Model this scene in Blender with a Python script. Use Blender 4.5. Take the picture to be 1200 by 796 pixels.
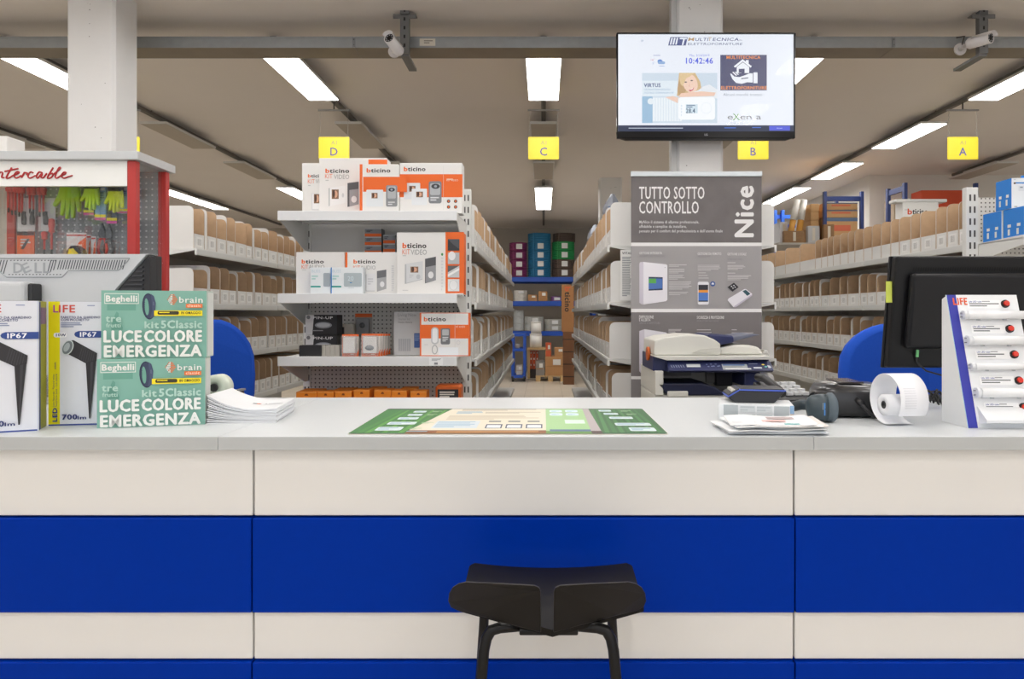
import bpy, bmesh, math, random
from mathutils import Vector, Matrix
for o in list(bpy.data.objects): bpy.data.objects.remove(o)
S = bpy.context.scene
COL = S.collection
R = math.radians
rnd = random.Random(7)

# ---------------------------------------------------------------- camera, world, exposure
CAMZ = 1.42; F = 800.0; VX = 637.0; VY = 368.0
cam_d = bpy.data.cameras.new('camera'); cam = bpy.data.objects.new('camera', cam_d); COL.objects.link(cam)
cam.location = (0, 0, CAMZ); cam.rotation_euler = (R(90), 0, 0)
cam_d.sensor_width = 36; cam_d.lens = 36 * F / 1200
cam_d.shift_x = -(VX - 600) / 1200; cam_d.shift_y = -(398 - VY) / 1200
cam_d.clip_start = 0.05; cam_d.clip_end = 100
S.camera = cam
w = bpy.data.worlds.new('world'); S.world = w; w.use_nodes = True
w.node_tree.nodes['Background'].inputs[0].default_value = (.9, .93, 1, 1)
w.node_tree.nodes['Background'].inputs[1].default_value = 1.55     # sky fill entering by the unseen window added behind the camera
vs = S.view_settings
vs.view_transform = 'Standard'; vs.look = 'None'; vs.gamma = 1; vs.use_curve_mapping = False
vs.exposure = -0.06
LAMP = 17.0          # strength of every lit ceiling panel

def X_(px, Y): return (px - VX) * Y / F
def Z_(py, Y): return CAMZ - (py - VY) * Y / F

# ---------------------------------------------------------------- materials
def lin(c):
    if isinstance(c, str):
        c = c.lstrip('#'); c = [int(c[i:i+2], 16) / 255 for i in (0, 2, 4)]
    return tuple((x / 12.92 if x <= .04045 else ((x + .055) / 1.055) ** 2.4) for x in c) + (1,)
MATS = {}
def mat(col, rough=.5, metal=0, noise=0, scale=8, bump=0, coat=0, spec=.5, emit=0, alpha=1, trans=0, name=None):
    key = (col, rough, metal, noise, scale, bump, coat, spec, emit, alpha, trans)
    if key in MATS: return MATS[key]
    m = bpy.data.materials.new(name or 'mat_%s' % str(col).strip('#')); m.use_nodes = True
    nt = m.node_tree; b = nt.nodes['Principled BSDF']; L = nt.links.new
    c = lin(col)
    b.inputs['Base Color'].default_value = c
    b.inputs['Roughness'].default_value = rough; b.inputs['Metallic'].default_value = metal
    b.inputs['Specular IOR Level'].default_value = spec
    if coat: b.inputs['Coat Weight'].default_value = coat; b.inputs['Coat Roughness'].default_value = .08
    if trans: b.inputs['Transmission Weight'].default_value = trans
    if alpha < 1: b.inputs['Alpha'].default_value = alpha
    if emit:
        b.inputs['Base Color'].default_value = (0, 0, 0, 1)
        b.inputs['Emission Color'].default_value = c; b.inputs['Emission Strength'].default_value = emit
    if noise or bump:
        tc = nt.nodes.new('ShaderNodeTexCoord'); n = nt.nodes.new('ShaderNodeTexNoise')
        n.inputs['Scale'].default_value = scale; n.inputs['Detail'].default_value = 5
        L(tc.outputs['Object'], n.inputs['Vector'])
        if noise:
            mx = nt.nodes.new('ShaderNodeMix'); mx.data_type = 'RGBA'
            k = 1 - noise; q = 1 + noise
            mx.inputs[6].default_value = (c[0]*k, c[1]*k, c[2]*k, 1)
            mx.inputs[7].default_value = (min(1, c[0]*q), min(1, c[1]*q), min(1, c[2]*q), 1)
            L(n.outputs['Fac'], mx.inputs[0]); L(mx.outputs[2], b.inputs['Base Color'])
        if bump:
            bp = nt.nodes.new('ShaderNodeBump'); bp.inputs['Strength'].default_value = bump
            bp.inputs['Distance'].default_value = .01
            L(n.outputs['Fac'], bp.inputs['Height']); L(bp.outputs['Normal'], b.inputs['Normal'])
    MATS[key] = m
    return m
def pr(col): return mat(col, .55, name='print_%s' % str(col).strip('#'))
def em(col): return mat(col, .5, emit=1.05, name='screen_%s' % str(col).strip('#'))

def dots_material(base, hole, pitch, rad, axes=('X', 'Z'), name='pegboard'):
    m = bpy.data.materials.new(name); m.use_nodes = True
    nt = m.node_tree; b = nt.nodes['Principled BSDF']; L = nt.links.new
    tc = nt.nodes.new('ShaderNodeTexCoord'); sp = nt.nodes.new('ShaderNodeSeparateXYZ'); L(tc.outputs['Object'], sp.inputs[0])
    def M(op, a, bb=None, v=None):
        n = nt.nodes.new('ShaderNodeMath'); n.operation = op; L(a, n.inputs[0])
        if bb is not None: L(bb, n.inputs[1])
        elif v is not None: n.inputs[1].default_value = v
        return n.outputs[0]
    ds = []
    for ax in axes:
        t = M('SUBTRACT', M('FRACT', M('DIVIDE', sp.outputs[ax], v=pitch)), v=.5); ds.append(M('MULTIPLY', t, t))
    d = M('LESS_THAN', M('ADD', ds[0], ds[1]), v=(rad / pitch) ** 2)
    mx = nt.nodes.new('ShaderNodeMix'); mx.data_type = 'RGBA'
    mx.inputs[6].default_value = lin(base); mx.inputs[7].default_value = lin(hole)
    L(d, mx.inputs[0]); L(mx.outputs[2], b.inputs['Base Color']); b.inputs['Roughness'].default_value = .5
    return m

def tile_material(c1, c2, joint, size, name):
    m = bpy.data.materials.new(name); m.use_nodes = True
    nt = m.node_tree; b = nt.nodes['Principled BSDF']; L = nt.links.new
    tc = nt.nodes.new('ShaderNodeTexCoord'); br = nt.nodes.new('ShaderNodeTexBrick')
    br.offset = 0; br.inputs['Color1'].default_value = lin(c1); br.inputs['Color2'].default_value = lin(c2)
    br.inputs['Mortar'].default_value = lin(joint); br.inputs['Scale'].default_value = 1
    br.inputs['Brick Width'].default_value = size; br.inputs['Row Height'].default_value = size
    br.inputs['Mortar Size'].default_value = .004
    L(tc.outputs['Object'], br.inputs['Vector']); L(br.outputs['Color'], b.inputs['Base Color'])
    b.inputs['Roughness'].default_value = .35
    return m

def stripe_material(base, ink, scale, name, axis=0):
    m = bpy.data.materials.new(name); m.use_nodes = True
    nt = m.node_tree; b = nt.nodes['Principled BSDF']; L = nt.links.new
    tc = nt.nodes.new('ShaderNodeTexCoord'); mp = nt.nodes.new('ShaderNodeMapping'); L(tc.outputs['Object'], mp.inputs[0])
    sc = [0, 0, 0]; sc[axis] = scale; mp.inputs['Scale'].default_value = sc
    n = nt.nodes.new('ShaderNodeTexNoise'); n.inputs['Scale'].default_value = 1; n.inputs['Detail'].default_value = 0
    L(mp.outputs[0], n.inputs['Vector'])
    r = nt.nodes.new('ShaderNodeValToRGB'); r.color_ramp.interpolation = 'CONSTANT'
    r.color_ramp.elements[0].color = lin(base); r.color_ramp.elements[1].color = lin(ink); r.color_ramp.elements[1].position = .53
    L(n.outputs['Fac'], r.inputs[0]); L(r.outputs[0], b.inputs['Base Color'])
    return m

# ---------------------------------------------------------------- mesh builder
class MB:
    def __init__(s): s.v = []; s.f = []; s.m = []; s.sm = []; s.mats = []
    def mi(s, m):
        if m not in s.mats: s.mats.append(m)
        return s.mats.index(m)
    def add(s, vs_, fs, m, smooth=False):
        k = len(s.v); s.v += [tuple(p) for p in vs_]; i = s.mi(m)
        for f in fs: s.f.append([a + k for a in f]); s.m.append(i); s.sm.append(smooth)
        return s
    def box(s, x0, x1, y0, y1, z0, z1, m, faces=None):
        vs_ = [(x, y, z) for z in (z0, z1) for y in (y0, y1) for x in (x0, x1)]
        fs = {'bottom': (0, 2, 3, 1), 'top': (4, 5, 7, 6), 'front': (0, 1, 5, 4), 'back': (2, 6, 7, 3), 'left': (0, 4, 6, 2), 'right': (1, 3, 7, 5)}
        k = len(s.v); s.v += vs_
        for n, f in fs.items():
            s.f.append([a + k for a in f]); s.m.append(s.mi((faces or {}).get(n, m))); s.sm.append(False)
        return s
    def prism(s, pts, plane, a, b, m, smooth=False, side=None):
        def mk(p, t):
            return {'xz': (p[0], t, p[1]), 'xy': (p[0], p[1], t), 'yz': (t, p[0], p[1])}[plane]
        n = len(pts)
        vs_ = [mk(p, a) for p in pts] + [mk(p, b) for p in pts]
        s.add(vs_, [list(range(n))[::-1], list(range(n, 2 * n))], m)
        k = len(s.v); s.v += vs_; i = s.mi(side or m)
        for j in range(n):
            q = (j + 1) % n; s.f.append([k + j, k + q, k + n + q, k + n + j]); s.m.append(i); s.sm.append(smooth)
        return s
    def cyl(s, p0, p1, r0, m, r1=None, n=16, caps=True, smooth=True, capm=None):
        p0 = Vector(p0); p1 = Vector(p1); r1 = r0 if r1 is None else r1
        d = (p1 - p0).normalized(); u = d.orthogonal().normalized(); w_ = d.cross(u)
        vs_ = []
        for p, r in ((p0, r0), (p1, r1)):
            for j in range(n):
                t = 2 * math.pi * j / n; vs_.append(p + (u * math.cos(t) + w_ * math.sin(t)) * r)
        s.add(vs_, [(j, (j + 1) % n, n + (j + 1) % n, n + j) for j in range(n)], m, smooth)
        if caps:
            s.add(vs_[:n], [list(range(n))[::-1]], capm or m); s.add(vs_[n:], [list(range(n))], capm or m)
        return s
    def tube(s, path, r, m, n=8):
        path = [Vector(p) for p in path]; rings = []; u = None
        for i, p in enumerate(path):
            d = (path[min(i + 1, len(path) - 1)] - path[max(i - 1, 0)]).normalized()
            if u is None: u = d.orthogonal().normalized()
            u = (u - d * u.dot(d)).normalized(); w_ = d.cross(u)
            rings.append([p + (u * math.cos(2 * math.pi * j / n) + w_ * math.sin(2 * math.pi * j / n)) * r for j in range(n)])
        return s.loft(rings, m)
    def loft(s, rings, m, smooth=True, caps=True, closed=True):
        n = len(rings[0]); vs_ = [p for r_ in rings for p in r_]; fs = []
        for i in range(len(rings) - 1):
            for j in range(n if closed else n - 1):
                q = (j + 1) % n; fs.append((i * n + j, i * n + q, (i + 1) * n + q, (i + 1) * n + j))
        s.add(vs_, fs, m, smooth)
        if caps and closed:
            s.add(rings[0], [list(range(n))[::-1]], m); s.add(rings[-1], [list(range(n))], m)
        return s
    def lathe(s, prof, c, m, n=24, axis='z', smooth=True):
        c = Vector(c); rings = []
        for r, h in prof:
            ring = []
            for j in range(n):
                t = 2 * math.pi * j / n; a, b = r * math.cos(t), r * math.sin(t)
                ring.append(c + Vector({'z': (a, b, h), 'x': (h, a, b), 'y': (a, h, b)}[axis]))
            rings.append(ring)
        return s.loft(rings, m, smooth, caps=False)
    def build(s, name, parent=None, loc=None, rotz=0, rot=None, bevel=0, segs=2, recalc=True, weld=True):
        me = bpy.data.meshes.new(name); me.from_pydata(s.v, [], s.f)
        for m in s.mats: me.materials.append(m)
        for p, i, q in zip(me.polygons, s.m, s.sm): p.material_index = i; p.use_smooth = q
        if recalc:
            bm = bmesh.new(); bm.from_mesh(me)
            if weld: bmesh.ops.remove_doubles(bm, verts=bm.verts, dist=1e-5)
            bmesh.ops.recalc_face_normals(bm, faces=bm.faces); bm.to_mesh(me); bm.free()
        return link(name, me, parent, loc, rotz, rot, bevel, segs)
def link(name, me, parent=None, loc=None, rotz=0, rot=None, bevel=0, segs=2):
    o = bpy.data.objects.new(name, me); COL.objects.link(o)
    if parent: o.parent = parent
    if loc: o.location = loc
    o.rotation_euler = rot or (0, 0, rotz)
    if bevel:
        b = o.modifiers.new('bevel', 'BEVEL'); b.width = bevel; b.segments = segs; b.limit_method = 'ANGLE'; b.angle_limit = R(35)
    return o
def tag(o, label, cat, group=None):
    o['label'] = label; o['category'] = cat
    if group: o['group'] = group
    return o
def thing(name, label, cat, loc=(0, 0, 0), rotz=0, group=None):
    o = bpy.data.objects.new(name, None); COL.objects.link(o); o.location = loc; o.rotation_euler = (0, 0, rotz)
    o.empty_display_size = .05
    return tag(o, label, cat, group)
def struct(o): o['kind'] = 'structure'; return o
def copy_tree(o, parent=None):
    c = o.copy(); COL.objects.link(c); c.parent = parent
    for ch in list(o.children): copy_tree(ch, c)
    return c
def rrect(x0, y0, x1, y1, r, n=4):
    pts = []
    for cx, cy, a in ((x1 - r, y0 + r, -90), (x1 - r, y1 - r, 0), (x0 + r, y1 - r, 90), (x0 + r, y0 + r, 180)):
        for k in range(n + 1):
            t = R(a + 90 * k / n); pts.append((cx + r * math.cos(t), cy + r * math.sin(t)))
    return pts

# ---------------------------------------------------------------- flat print
TXT = {}
def text_geo(st, bold):
    k = (st, bold)
    if k not in TXT:
        cu = bpy.data.curves.new('txt', 'FONT'); cu.body = st; cu.resolution_u = 2; cu.offset = bold; cu.space_character = 1.1 if bold >= .005 else 1.0
        o = bpy.data.objects.new('txt', cu); COL.objects.link(o)
        me = bpy.data.meshes.new_from_object(o)
        v = [(p.co.x, p.co.y) for p in me.vertices]; f = [tuple(q.vertices) for q in me.polygons]
        bpy.data.objects.remove(o); bpy.data.curves.remove(cu); bpy.data.meshes.remove(me)
        TXT[k] = (v, f)
    return TXT[k]
CAPH = None
class Print:
    """flat print on a face; coordinates are x right, y down over the rectangle (x0,y0,x1,y1) of a W x H metre face"""
    def __init__(s, rect, W, H, step=.00012, glow=False):
        s.r = rect; s.sx = W / (rect[2] - rect[0]); s.sy = H / (rect[3] - rect[1]); s.W = W; s.H = H
        s.mb = MB(); s.k = 0; s.step = step; s.o = (0, 0, 1); s.glow = glow
    def c(s, ox, oy, sc): s.o = (ox, oy, sc); return s
    def P(s, x, y):
        x = s.o[0] + x / s.o[2]; y = s.o[1] + y / s.o[2]
        return ((x - s.r[0]) * s.sx - s.W / 2, -.0004 - s.k * s.step, s.H - (y - s.r[1]) * s.sy)
    def M(s, col): return em(col) if s.glow else pr(col)
    def poly(s, pts, col):
        s.k += 1; s.mb.add([s.P(*p) for p in pts], [list(range(len(pts)))], s.M(col)); return s
    def rect(s, x0, y0, x1, y1, col): return s.poly([(x0, y1), (x1, y1), (x1, y0), (x0, y0)], col)
    def rr(s, x0, y0, x1, y1, r, col): return s.poly(rrect(x0, y0, x1, y1, r)[::-1], col)
    def ell(s, cx, cy, rx, ry, col, rot=0, n=20):
        t0 = R(rot); pts = []
        for j in range(n):
            a = -2 * math.pi * j / n; u, v = rx * math.cos(a), ry * math.sin(a)
            pts.append((cx + u * math.cos(t0) - v * math.sin(t0), cy + u * math.sin(t0) + v * math.cos(t0)))
        return s.poly(pts, col)
    def ring(s, cx, cy, rx, ry, t, col, rot=0, n=24, a0=0, a1=360):
        s.k += 1; t0 = R(rot); vs_ = []; m = n + 1
        for q in (0, t):
            for j in range(m):
                a = R(a0 + (a1 - a0) * j / n); u, v = (rx - q) * math.cos(a), (ry - q) * math.sin(a)
                vs_.append(s.P(cx + u * math.cos(t0) - v * math.sin(t0), cy + u * math.sin(t0) + v * math.cos(t0)))
        s.mb.add(vs_, [(j, m + j, m + j + 1, j + 1) for j in range(n)], s.M(col)); return s
    def frame(s, x0, y0, x1, y1, t, col):
        s.rect(x0, y0, x1, y0 + t, col); s.rect(x0, y1 - t, x1, y1, col); s.rect(x0, y0, x0 + t, y1, col); return s.rect(x1 - t, y0, x1, y1, col)
    def lines(s, x0, y0, x1, y1, n, col, fill=.55):
        r = random.Random(int(x0 * 31 + y0 * 17)); s.k += 1; h = (y1 - y0) / n
        for j in range(n):
            e = x1 if j < n - 1 else x0 + (x1 - x0) * .6
            e = x0 + (e - x0) * r.uniform(.82, 1); y = y0 + j * h
            s.mb.add([s.P(x0, y + h * fill), s.P(e, y + h * fill), s.P(e, y), s.P(x0, y)], [(0, 1, 2, 3)], s.M(col))
        return s
    def text(s, st, x, y, h, col, w=None, bold=.0, al='l', rot=0, shear=0, flip=1):
        """baseline at y, capital height h, fitted to width w"""
        global CAPH
        if CAPH is None: CAPH = max(p[1] for p in text_geo('H', 0)[0])
        smear = max(0, bold - .005); v, f = text_geo(st, min(bold, .005)); s.k += 1
        if not v: return s
        mnx = min(p[0] for p in v); mxx = max(p[0] for p in v)
        sy = h / CAPH; sx = (w / (mxx - mnx)) if w else sy
        wd = (mxx - mnx) * sx; off = {'l': 0, 'c': -wd / 2, 'r': -wd}[al]
        t0 = R(rot); sm = smear / CAPH * h * 1.15
        for du, dq in (((0, 0),) if not smear else ((-sm, 0), (sm, 0), (0, sm * .7), (0, -sm * .7))):
            out = []
            for p in v:
                u = (p[0] - mnx) * sx + off + shear * p[1] * sy + du; q = -p[1] * sy + dq
                out.append(s.P(x + u * math.cos(t0) - q * math.sin(t0), y + u * math.sin(t0) + q * math.cos(t0)))
            s.mb.add(out, f, s.M(col)); s.k += .15
        return s
    def build(s, name, parent, loc=(0, 0, 0), rotz=0, rot=None):
        return s.mb.build(name, parent, loc, rotz, rot, recalc=False)

def carton(name, label, cat, x, y, z, W, D, H, m, faces=None, rotz=0, group=None, prints=(), body='carton_body', bevel=0.0015, seam=None):
    """closed box; x,y,z = centre of the front bottom edge, front faces -Y before rotation"""
    t = thing(name, label, cat, (x, y, z), rotz, group)
    MB().box(-W/2, W/2, 0, D, 0, H, m, faces).build(body, t, bevel=bevel, segs=1)
    for p in prints: p.build('front_print', t)
    return t
# ================================================================ STRUCTURE
CEIL = 3.68
housing_frame = mat('#cfd2d4', .5)
paint = mat('#e9e6e0', .8, noise=.02, scale=3)
ceilm = mat('#ebe5e0', .85, noise=.02, scale=2)
colm = mat('#e6e6e6', .75, noise=.03, scale=6, bump=.05)
struct(MB().box(-9, 9, -4.2, 18, -.1, 0, tile_material('#cdc2b0', '#c7bba8', '#a99c86', .33, 'floor_tile')).build('floor'))
struct(MB().box(-9, 9, -4.2, 18, CEIL, CEIL + .1, ceilm).build('ceiling'))
struct(MB().box(-9.1, -9, -4.2, 18, 0, CEIL, paint).build('wall_left'))
struct(MB().box(9, 9.1, -4.2, 11.1, 0, CEIL, paint).build('wall_right'))
struct(MB().box(5.3, 9, 11.1, 11.25, 0, CEIL, paint).build('wall_right_recess'))
struct(MB().box(5.3, 5.45, 11.25, 18, 0, CEIL, paint).build('wall_right_return'))
struct(MB().box(-9, 5.45, 18, 18.1, 0, CEIL, mat('#b9b2a8', .85)).build('wall_back'))
wf = struct(MB().box(-9, 9, -4.3, -4.2, 0, .35, paint).box(-9, 9, -4.3, -4.2, 3.1, CEIL, paint).box(-9, -7.5, -4.3, -4.2, .35, 3.1, paint).box(7.5, 9, -4.3, -4.2, .35, 3.1, paint).build('wall_front'))
fill_win = struct(MB().box(-7.5, 7.5, -4.29, -4.21, .35, .41, housing_frame).box(-7.5, 7.5, -4.29, -4.21, 3.04, 3.1, housing_frame).build('fill_window'))  # unseen window, added to let frontal fill light onto counter and goods
for k in range(7):
    x = -7.5 + 2.49 * k; MB().box(x, x + .06, -4.29, -4.21, .41, 3.04, housing_frame).build('mullion', fill_win)
    if k < 6: MB().box(x + .061, x + 2.489, -4.255, -4.245, .411, 3.039, mat('#ffffff', 0, spec=.3, alpha=.06)).build('pane', fill_win)
def column(x0, x1, y0, y1):
    c = struct(MB().prism([(x0 + .02, y0), (x1 - .02, y0), (x1, y0 + .02), (x1, y1), (x0, y1), (x0, y0 + .02)], 'xy', 0, CEIL, colm).build('column'))
    d = MB()
    r = random.Random(int(x0 * 100))
    for k in range(16):     # little blow holes of the cast concrete
        px, pz = r.uniform(x0 + .05, x1 - .05), r.uniform(2.2, 3.6); q = r.uniform(.002, .005)
        d.add([(px + q * math.cos(a), y0 - .0006, pz + q * math.sin(a)) for a in [0, 1.26, 2.51, 3.77, 5.03]], [(0, 1, 2, 3, 4)], mat('#6c6a67', .9))
    d.build('pinholes', c, recalc=False); return c
column(X_(77, 4.7), X_(134, 4.7), 4.7, 4.96)
column(X_(793, 4.7), X_(848, 4.7), 4.7, 4.98)
column(.93, 1.3, 11.3, 11.6)
# conduit running down beside the middle column
gal = mat('#9ea3a6', .42, .55, noise=.12, scale=14)
tag(MB().box(X_(786, 4.72), X_(792.2, 4.72), 4.7, 4.76, 2.1, CEIL, mat('#c3c5c6', .5)).build('cable_duct', bevel=.003), 'grey plastic cable duct fixed along the edge of the column behind the screen', 'cable duct')

# ---------------------------------------------------------------- cable tray across the ceiling
TY = 5.2; TZ = Z_(56, TY); TT = Z_(43, TY)
ct = thing('cable_tray', 'long galvanised steel cable tray running across under the ceiling', 'cable tray', (0, TY, TZ))
for x0, x1 in ((-6.0, X_(415, TY)), (X_(415, TY), X_(1047, TY)), (X_(1047, TY), 6.0)):
    g = MB(); a, b = x0 + .002, x1 - .002; h = TT - TZ
    g.box(a, b, 0, .006, .001, h, gal); g.box(a, b, .214, .22, .001, h, gal); g.box(a, b, .006, .214, 0, .004, mat('#8d8477', .5, .35, noise=.25, scale=3))
    g.box(a, b, -.004, .01, h - .012, h, gal)
    g.build('tray_section', ct)
for x in (415, 1047):
    g = MB(); xx = X_(x, TY)
    g.box(xx - .012, xx + .012, -.006, -.0005, .005, h - .01, mat('#8b9093', .4, .6))
    for z in (.02, .06): g.cyl((xx, -.006, z), (xx, -.011, z), .005, mat('#6e7275', .4, .7), n=8)
    g.build('joint_plate', ct)
p = Print((0, 0, 18, 9), .12, .055); p.rect(0, 0, 18, 9, '#d8d2c4').lines(5, 2, 16, 7, 2, '#8f8a80')
p.build('sticker', ct, (X_(501, TY), -.001, .014))

# ---------------------------------------------------------------- ceiling light panels, tracks, aisle signs
PZ = 3.54; PL = 1.15; PW = .30
lit = mat('#fffcf9', .5, emit=LAMP, name='lit_diffuser')
unlit = mat('#b9b0a4', .6, name='unlit_diffuser')
housing = mat('#d9d9d6', .5)
trackm = mat('#6f6b66', .5, .3)
rows = {-3: -6.54, -2: -4.36, -1: -2.18, 0: 0.0, 1: 2.18, 2: 4.36, 3: 6.54}
rown = {-3: 'far left', -2: 'aisle E', -1: 'aisle D', 0: 'aisle C', 1: 'aisle B', 2: 'aisle A', 3: 'far right'}
nth = ['nearest', 'second', 'third', 'fourth', 'fifth', 'sixth']
def panel_mesh(m):
    hb = MB(); hb.box(-PW/2, PW/2, 0, PL, .004, .03, housing); hb.box(-.05, .05, .2, PL - .2, .03, .08, housing)
    d = MB(); d.box(-PW/2 + .008, PW/2 - .008, .008, PL - .008, 0, .0045, m)
    return hb, d
hb, d = panel_mesh(lit)
proto_h = hb.build('housing'); proto_d = d.build('diffuser'); d2 = panel_mesh(unlit)[1].build('diffuser')
MH, MDL, MDU = proto_h.data, proto_d.data, d2.data
for o in (proto_h, proto_d, d2): bpy.data.objects.remove(o)
LIT = {-3: (0, 3, 4), -2: (0, 3, 4), -1: (0, 3, 4), 0: (0, 3, 4), 1: (0, 3, 4), 2: (0, 1, 2, 3, 4), 3: (1, 3)}
for r_, x in rows.items():
    wall = 10.9 if r_ == 3 else 17
    for k, y in enumerate((5.63, 7.62, 9.61, 11.5, 12.72)):
        if y + PL > wall: continue
        on = k in LIT[r_]
        t = thing('ceiling_light', '%s %s ceiling panel light of the %s row' % (nth[k], 'lit' if on else 'unlit', rown[r_]), 'ceiling light', (x, y, PZ), 0, 'ceiling panel lights')
        link('housing', MH, t); link('diffuser', MDL if on else MDU, t)
    b = MB(); b.box(x - .025, x + .025, 5.5, min(wall, 17), PZ + .081, PZ + .12, trackm)
    tk = tag(b.build('light_track'), 'dark suspended power track along the %s row of lights' % rown[r_], 'light track', 'light tracks under the ceiling')
    hg = MB(); y = 5.6
    while y < wall - .3:
        hg.cyl((x, y, PZ + .119), (x, y, CEIL), .006, trackm, n=6); y += 1.99
    hg.build('hanger_rod', tk)
# lights over the customer side of the counter, same fittings
for r_, x in rows.items():
    if abs(r_) == 3: continue
    for k, y in enumerate((3.05, 1.05, -.95, -2.95)):
        t = thing('ceiling_light', '%s lit ceiling panel in front of the cable tray, %s row' % (nth[k], rown[r_]), 'ceiling light', (x, y, PZ), 0, 'ceiling lights over the customer area')
        link('housing', MH, t); link('diffuser', MDL, t)

yel = mat('#f3dd3a', .5); SW, SH, SY = .32, .235, 7.1
for r_, L in ((-2, 'E'), (-1, 'D'), (0, 'C'), (1, 'B'), (2, 'A')):
    x = rows[r_]; zt = 3.262
    t = thing('aisle_sign', 'yellow hanging aisle sign reading A1 %s' % L, 'sign', (x, SY, zt - SH), 0, 'yellow aisle signs')
    MB().prism(rrect(-SW/2, 0, SW/2, SH, .012), 'xz', 0, .004, yel).build('sign_board', t)
    p = Print((0, 0, 36, 26), SW, SH); p.frame(.6, .6, 35.4, 25.4, .5, '#d9d02c'); p.text('A1', 18, 9, 4.6, '#a8a47a', al='c'); p.text(L, 18, 21.5, 9, '#5b5f9e', al='c', bold=.01)
    p.build('sign_lettering', t)
    MB().box(-.165, .165, -.008, .012, SH + .27, SH + .285, mat('#9a9a98', .5)).build('hanging_bar', t)
    MB().cyl((0, .002, SH + .285), (0, .002, PZ + .081 - (zt - SH)), .008, trackm, n=8).build('bar_hook', t)
    for s in (-.145, .145):
        c = MB()
        for j in range(12):
            z = SH + j * .0225
            c.tube([(s + .004 * (j % 2), .002 + .004 * ((j + 1) % 2), z), (s - .004 * (j % 2), .002 - .004 * ((j + 1) % 2), z + .0225)], .002, mat('#bcbab5', .4, .5), 4)
        c.build('chain', t)

# ---------------------------------------------------------------- struts and security cameras
steel = mat('#77797b', .45, .55, noise=.15, scale=20); dark = mat('#1b1b1d', .5)
def strut(px, label, flip):
    x = X_(px, 5.08)
    t = thing('strut_bracket', label, 'bracket', (x, 5.08, TZ - .085))
    b = MB(); H = CEIL - (TZ - .085)
    b.box(-.033, .033, 0, .004, 0, H - .001, steel); b.box(-.033, -.029, .004, .045, 0, H - .001, steel); b.box(.029, .033, .004, .045, 0, H - .001, steel)
    b.build('channel', t)
    hl = MB()
    for j in range(5): hl.box(-.007, .007, -.001, .003, .045 + j * .065, .07 + j * .065, dark)
    hl.build('slots', t)
    MB().box(-.03, .03, .01, .33, -.02, .0, steel).build('arm', t)
    MB().box(-.085, .085, 0, .06, H - .035, H - .028, steel).box(-.085, -.033, 0, .006, H - .06, H - .035, steel).box(.033, .085, 0, .006, H - .06, H - .035, steel).build('foot_plate', t)
    return t
strut(474, 'perforated steel strut carrying the cable tray, beside the camera left of the screen', 1)
strut(1153, 'perforated steel strut carrying the cable tray at the right, behind a security camera', -1)
camw = mat('#d9d6d6', .4)
def bullet(px, py, dirv, label, bx, by):
    Y = 4.86; f = Vector((X_(px, Y), Y, Z_(py, Y))); d = Vector(dirv).normalized()   # d: from face back along body
    t = thing('security_camera', label, 'security camera', f, 0, 'security cameras'); q = d.to_track_quat('Z', 'Y')
    M = lambda mb, n, **k: mb.build(n, t, rot=q.to_euler(), **k)
    M(MB().cyl((0, 0, .004), (0, 0, .15), .04, camw, n=24).cyl((0, 0, .15), (0, 0, .165), .04, camw, r1=.03, n=24), 'body')
    M(MB().lathe([(.041, .006), (.041, 0), (.034, -.002), (.034, .004)], (0, 0, 0), camw, 24), 'bezel')
    ln = MB().cyl((0, 0, .0035), (0, 0, .001), .034, dark, n=24); lens = M(ln, 'lens_plate')
    MB().cyl((0, 0, .001), (0, 0, -.002), .012, mat('#08080a', .1), n=16).build('lens', lens)
    led = MB()
    for j in range(8):
        a = j * math.pi / 4; led.cyl((.024 * math.cos(a), .024 * math.sin(a), .001), (.024 * math.cos(a), .024 * math.sin(a), -.001), .0035, mat('#cfcfd4', .2), n=8)
    led.build('infrared_leds', lens)
    hood = MB(); rg = []
    for z in (-.022, .12):
        rg.append([Vector((.044 * math.cos(a), .044 * math.sin(a), z)) for a in [R(200 + j * 14) for j in range(11)]])
    e = (t.matrix_world, q)
    # hood over the world-up side
    up = q.inverted() @ Vector((0, 0, 1)); a0 = math.atan2(up.y, up.x)
    rg = [[Vector((r2 * math.cos(a0 + R(-70 + j * 14)), r2 * math.sin(a0 + R(-70 + j * 14)), z)) for j in range(11)] for z, r2 in ((-.025, .045), (.12, .045), (.12, .042), (-.025, .042), (-.025, .045))]
    M(hood.loft(rg, camw, closed=False), 'sun_hood')
    b0 = d * .15; tgt = Vector((X_(bx, 5.02), 5.17, Z_(by, 5.02))) - f
    MB().cyl(b0 - d * .03, b0 + (tgt - b0) * .45, .016, camw, n=12).cyl(b0 + (tgt - b0) * .45, tgt - Vector((0, .012, 0)), .018, camw, n=12).build('mount_arm', t)
    MB().cyl(tgt - Vector((0, .014, 0)), tgt, .045, camw, n=24).build('mount_plate', t)
    MB().tube([tgt + Vector((.01, -.01, .03)), tgt + Vector((.02, -.03, .09)), tgt + Vector((-.01, .02, .1))], .005, mat('#57504a', .6), 6).build('cable', t)
bullet(456, 44.5, (.3, 1, -.3), 'white bullet security camera pointing left beside the strut', 457, 52)
bullet(1161, 44, (-.5, 1, .08), 'white bullet security camera pointing right in front of the strut', 1139, 49)
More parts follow.
